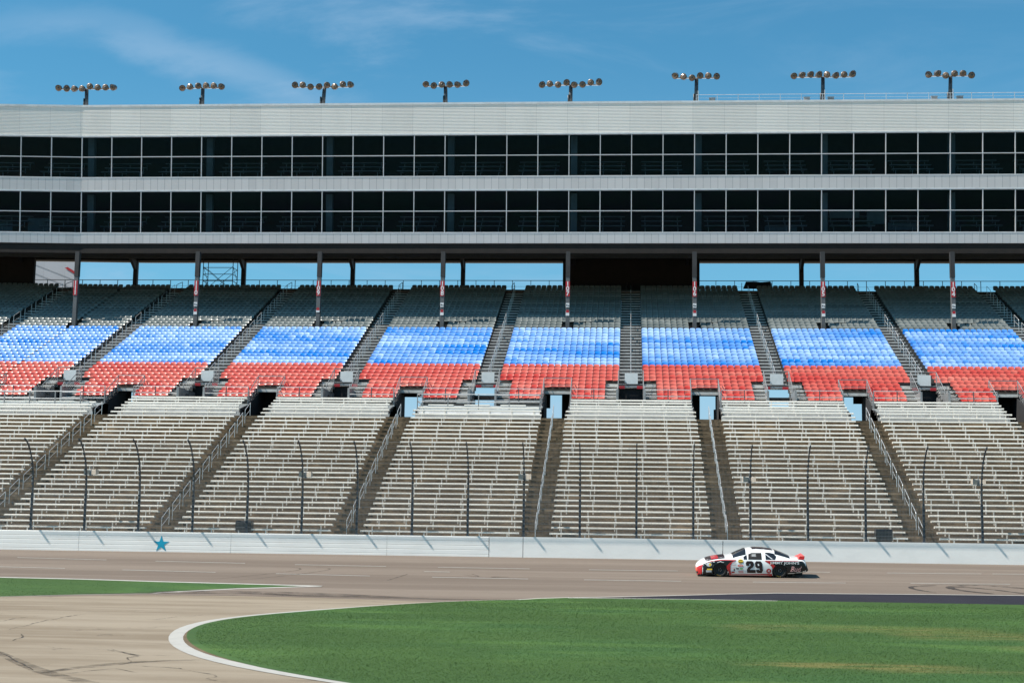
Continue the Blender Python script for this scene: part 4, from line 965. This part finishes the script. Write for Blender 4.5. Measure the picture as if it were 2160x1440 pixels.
def decal(name, poly, m, parent, off=.006, raw=False, sub=3):
    pts = poly if raw else [UV(*p) for p in poly]
    bm = bmesh.new(); vv = [bm.verts.new((x, 0, z)) for x, z in pts]
    try: f = bm.faces.new(vv)
    except Exception: bm.free(); return
    xs = [p[0] for p in pts]; zs = [p[1] for p in pts]
    for k in range(1, 60):
        x = min(xs)+.1*k
        if x >= max(xs): break
        bmesh.ops.bisect_plane(bm, geom=bm.verts[:]+bm.edges[:]+bm.faces[:], plane_co=(x, 0, 0), plane_no=(1, 0, 0))
    for k in range(1, 40):
        z = min(zs)+.045*k
        if z >= max(zs): break
        bmesh.ops.bisect_plane(bm, geom=bm.verts[:]+bm.edges[:]+bm.faces[:], plane_co=(0, 0, z), plane_no=(0, 0, 1))
    bmesh.ops.triangulate(bm, faces=bm.faces[:])
    # keep clear of the wheel openings
    dead = [f for f in bm.faces if any(math.hypot(f.calc_center_median().x-L, f.calc_center_median().z-.29) < .345 for L in WL)]
    bmesh.ops.delete(bm, geom=dead, context='FACES')
    for q in bm.verts: q.co.y = YC-side_y(q.co.x, q.co.z)-off
    bmesh.ops.recalc_face_normals(bm, faces=bm.faces)
    for f in bm.faces:
        if f.normal.y > 0: f.normal_flip()
        f.smooth = True
    me = bpy.data.meshes.new(name); bm.to_mesh(me); bm.free(); me.materials.append(m)
    o = bpy.data.objects.new(name, me); COL.objects.link(o); o.parent = parent; return o
def text_decal(txt, u0_, u1_, v0_, v1_, m, offset=.0, shear=0., off=.012, name='lettering', space=1.0):
    me = text_mesh(txt, 1.0, name, m, offset, .0, space, shear)
    co_ = np.array([vv.co[:] for vv in me.vertices]); mn = co_.min(0); mxx = co_.max(0)
    (L0, z1), (L1, z0) = UV(u0_, v0_), UV(u1_, v1_)
    for vv in me.vertices:
        a = (vv.co.x-mn[0])/(mxx[0]-mn[0]); b = (vv.co.y-mn[1])/(mxx[1]-mn[1]); L = L0+a*(L1-L0); z = z0+b*(z1-z0); vv.co = (L, YC-side_y(L, z)-off, z)
    o = bpy.data.objects.new(name, me); COL.objects.link(o); o.parent = body; return o
def ell(u_, v_, a, b, n=16): return [(u_+a*math.cos(2*math.pi*k/n), v_+b*math.sin(2*math.pi*k/n)) for k in range(n)]
decal('black_front_panel', [(214,480),(262,440),(300,414),(340,398),(430,368),(560,357),(700,354),(765,352),(705,388),(650,440),(652,480),(690,560),(690,588),(214,588),(206,540)], P_b, body)
decal('red_line', [(330,398),(420,366),(560,347),(790,346),(770,356),(560,358),(430,372)], P_r, body, .009)
decal('red_swoosh', [(760,352),(800,351),(742,380),(708,430),(708,500),(722,562),(700,588),(690,560),(652,480),(648,440),(700,388)], P_r, body, .009)
decal('red_nose', [(204,470),(240,442),(290,428),(276,470),(272,566),(262,588),(205,588),(196,540)], P_r, body, .016)
decal('red_skirt', [(690,566),(1000,560),(1340,548),(1338,586),(690,586)], P_r, body, .008)
decal('black_rear_panel', [(1300,357),(1740,352),(1810,353),(1838,400),(1866,470),(1882,508),(1780,535),(1700,545),(1560,565),(1345,592),(1345,480),(1378,430),(1335,400)], P_b, body)
decal('black_sill', [(262,574),(690,574),(690,587),(262,587)], P_b, body, .012)
decal('red_wedge', [(1228,358),(1302,358),(1345,398),(1385,428),(1350,478),(1330,440),(1285,392)], P_r, body, .009)
decal('red_line', [(1228,350),(1735,350),(1735,356),(1228,356)], P_r, body, .010)
decal('white_chevron', [(500,388),(552,370),(612,386),(600,392),(552,379),(510,394)], P_w, body, .010)
decal('number', [(938,388),(958,362),(1030,360),(1058,380),(1063,425),(1046,455),(1004,484),(1004,492),(1088,492),(1090,540),(962,540),(955,490),(972,458),(1010,430),(1011,405),(1000,400),(990,407),(993,432),(946,432)], P_num, body, .012)
decal('number', [(1076,388),(1098,360),(1160,360),(1184,382),(1199,500),(1180,540),(1120,540),(1099,518),(1096,488),(1140,488),(1143,500),(1151,499),(1146,466),(1108,466),(1086,448)], P_num, body, .012)
decal('number_eye', [(1118,400),(1138,400),(1144,430),(1124,430)], P_w, body, .017)
text_decal("JIMMY JOHN'S", 1304, 1748, 360, 412, P_w, .010, off=.016)
text_decal('Bud', 1612, 1788, 432, 515, P_p, .015, .35)
decal('round_emblem', ell(1288, 507, 38, 38), P_r, body, .010); text_decal('R', 1272, 1304, 492, 524, P_w, .0, .2, .016)
decal('yellow_decal', ell(862, 366, 40, 32), P_y, body, .010); decal('decal_band', [(830,378),(895,378),(895,388),(830,388)], P_b, body, .014)
decal('decal_band', [(835,345),(892,345),(888,353),(838,353)], P_b, body, .014)
decal('red_decal', ell(858, 432, 44, 18), P_o, body, .010); decal('decal_band', [(830,428),(888,428),(888,437),(830,437)], P_w, body, .014)
decal('dark_decal', [(792,468),(836,468),(836,488),(792,488)], P_b, body, .010); decal('green_decal', [(845,470),(895,466),(895,488),(850,488)], P_g, body, .010)
decal('red_decal', [(826,506),(900,502),(903,546),(832,546)], P_p, body, .010); decal('dark_decal', [(725,525),(768,520),(772,545),(722,548)], P_r, body, .012); decal('dark_decal', [(755,486),(776,484),(776,510),(757,510)], P_b, body, .012)
for k in range(5): decal('decal_band', [(728,385+k*22),(795-k*4,385+k*22),(795-k*4,393+k*22),(728,393+k*22)], P_s if k % 2 else P_p, body, .010)
# windows
decal('side_window', [(908,338),(905,300),(955,272),(960,338)], P_glass, car, .012)
wn_ = decal('side_window', [(978,338),(982,262),(1030,243),(1180,240),(1184,338)], P_dk, car, .012)
decal('window_net', [(1018,300),(1018,258),(1100,255),(1103,300)], principled('net_grey', (.09, .09, .09), .9), car, .016)
decal('window_net_bar', [(1035,268),(1092,266),(1093,272),(1036,274)], P_w, car, .020); decal('window_net_bar', [(1036,284),(1095,282),(1095,288),(1037,290)], P_s, car, .020)
decal('rear_quarter_window', [(1242,336),(1240,235),(1300,236),(1370,250),(1405,290),(1385,336)], P_glass, car, .012)
decal('quarter_brace', [(1245,250),(1350,325),(1336,330),(1243,264)], P_s, car, .018)
def patch(name, L0, L1, t0, t1, m, off=.008, nL=8, nt_=8):
    mb = MB(); vs = []
    for a in range(nL+1):
        L = L0+(L1-L0)*a/nL; hs = half_section(L); full = [(-p, q) for p, q in hs[6:]]+[(p, q) for p, q in hs[6:][::-1][1:]]
        arr = np.array(full); s__ = np.linspace(0, 1, len(arr))
        for b in range(nt_+1):
            tt = t0+(t1-t0)*b/nt_; vs.append((L, YC+np.interp(tt, s__, arr[:, 0]), np.interp(tt, s__, arr[:, 1])+off))
    mb.add(vs, [(a*(nt_+1)+b, a*(nt_+1)+b+1, (a+1)*(nt_+1)+b+1, (a+1)*(nt_+1)+b) for a in range(nL) for b in range(nt_)]); return mb.build(name, m, car, True)
ws_ = patch('windshield', 1.66, 2.26, .09, .91, P_glass, .012)
rw_ = patch('rear_window', 3.58, 4.26, .12, .88, P_glass, .012)
patch('roof_graphic', 2.55, 3.5, .25, .75, P_num, .008)
patch('hood_graphic', .68, 1.0, .2, .8, P_r, .012); patch('hood_graphic', .42, 1.30, .12, .88, P_num, .008)
m = MB(); m.box(1.62, 2.2, YC-.02, YC+.02, .94, .95)
# wheels
def wheel(L, y, s_):
    r_ = empty('wheel', (L, y, .325)); r_.parent = car
    m = MB(); m.lathe((0, .14*s_, 0), (0, -s_, 0), [(0, .22), (0, .31), (.03, .322), (.25, .322), (.28, .305), (.285, .215), (.23, .205)], 32); m.build('tyre', mat('tyre_rubber_black', (.018, .018, .018), .8) if 'tyre_rubber_black' not in bpy.data.materials else bpy.data.materials['tyre_rubber_black'], r_, True)
    m = MB(); m.lathe((0, -.06*s_, 0), (0, -s_, 0), [(0, .205), (.05, .205), (.04, .17), (.0, .12), (.02, .075), (.05, .06), (.055, .03)], 24); m.build('rim', principled('wheel_black_steel', (.03, .03, .032), .35, .5), r_, True)
    m = MB()
    for k in range(5): a = 2*math.pi*k/5; m.tube((.06*math.cos(a), -.08*s_, .06*math.sin(a)), (.06*math.cos(a), -.11*s_, .06*math.sin(a)), .016, 6)
    m.build('lug_nuts', P_s, r_)
    if s_ > 0:
        me = text_mesh('EAGLE', .07, 'tyre_lettering', P_y, .0, .001); 
        for k, a0 in enumerate((-math.pi/2-.25,)):
            me2 = me.copy()
            for vv in me2.vertices:
                ang = a0+(vv.co.x/.262)*(1 if k == 0 else -1); rad = .262+(vv.co.y if k == 1 else -vv.co.y); vv.co = (rad*math.cos(ang), -.148, rad*math.sin(ang))
            inst('tyre_lettering', me2, r_)
for L in WL: wheel(L, .20, 1); wheel(L, YC*2-.20, -1)
# underbody, spoiler, splitter, lamps, antenna, exhaust
m = MB(); m.box(.35, 4.4, .30, YC*2-.30, .10, .30); m.build('underbody', P_dk, car)
m = MB(); m.prism([(.16, .03), (.16, .07), (YC*2-.16, .07), (YC*2-.16, .03)], .06, .5); m.build('splitter', P_b, car)
m = MB(); m.add([(4.62, .20, .855), (4.93, .20, 1.0), (4.93, YC*2-.20, 1.0), (4.62, YC*2-.20, .855), (4.66, .20, .845), (4.95, .20, .985), (4.95, YC*2-.20, .985), (4.66, YC*2-.2, .845)], [(0, 1, 2, 3), (4, 5, 6, 7), (0, 1, 5, 4), (1, 2, 6, 5), (2, 3, 7, 6), (3, 0, 4, 7)])
m.add([(4.66, .185, .86), (4.92, .185, .85), (4.95, .185, 1.00), (4.72, .185, .99), (4.66, .198, .86), (4.92, .198, .85), (4.95, .198, 1.00), (4.72, .198, .99)], [(0, 1, 2, 3), (4, 5, 6, 7), (0, 1, 5, 4), (1, 2, 6, 5), (2, 3, 7, 6), (3, 0, 4, 7)]); m.build('spoiler', paint('spoiler_red', (.72, .03, .035)), car)
m = MB(); m.tube((1.24, YC, .90), (1.28, YC, 1.57), .012, 6, 0, .006); m.build('antenna', P_b, car)
decal('headlight', ell(382, 424, 42, 30), P_s, car, .012); decal('headlight_mark', ell(398, 424, 16, 22), P_y, car, .016)
decal('sponsor_plate', [(350,486),(428,484),(428,506),(350,508)], P_y, car, .012); decal('sponsor_plate', [(335,512),(420,510),(420,540),(338,544)], P_s, car, .012)
decal('fuel_cap', ell(1500, 372-20, 10, 8), P_s, car, .012)
m = MB(); m.box(4.45, 4.85, .25, YC*2-.25, .12, .3); m.build('rear_valance', P_dk, car)
bpy.context.view_layer.update()
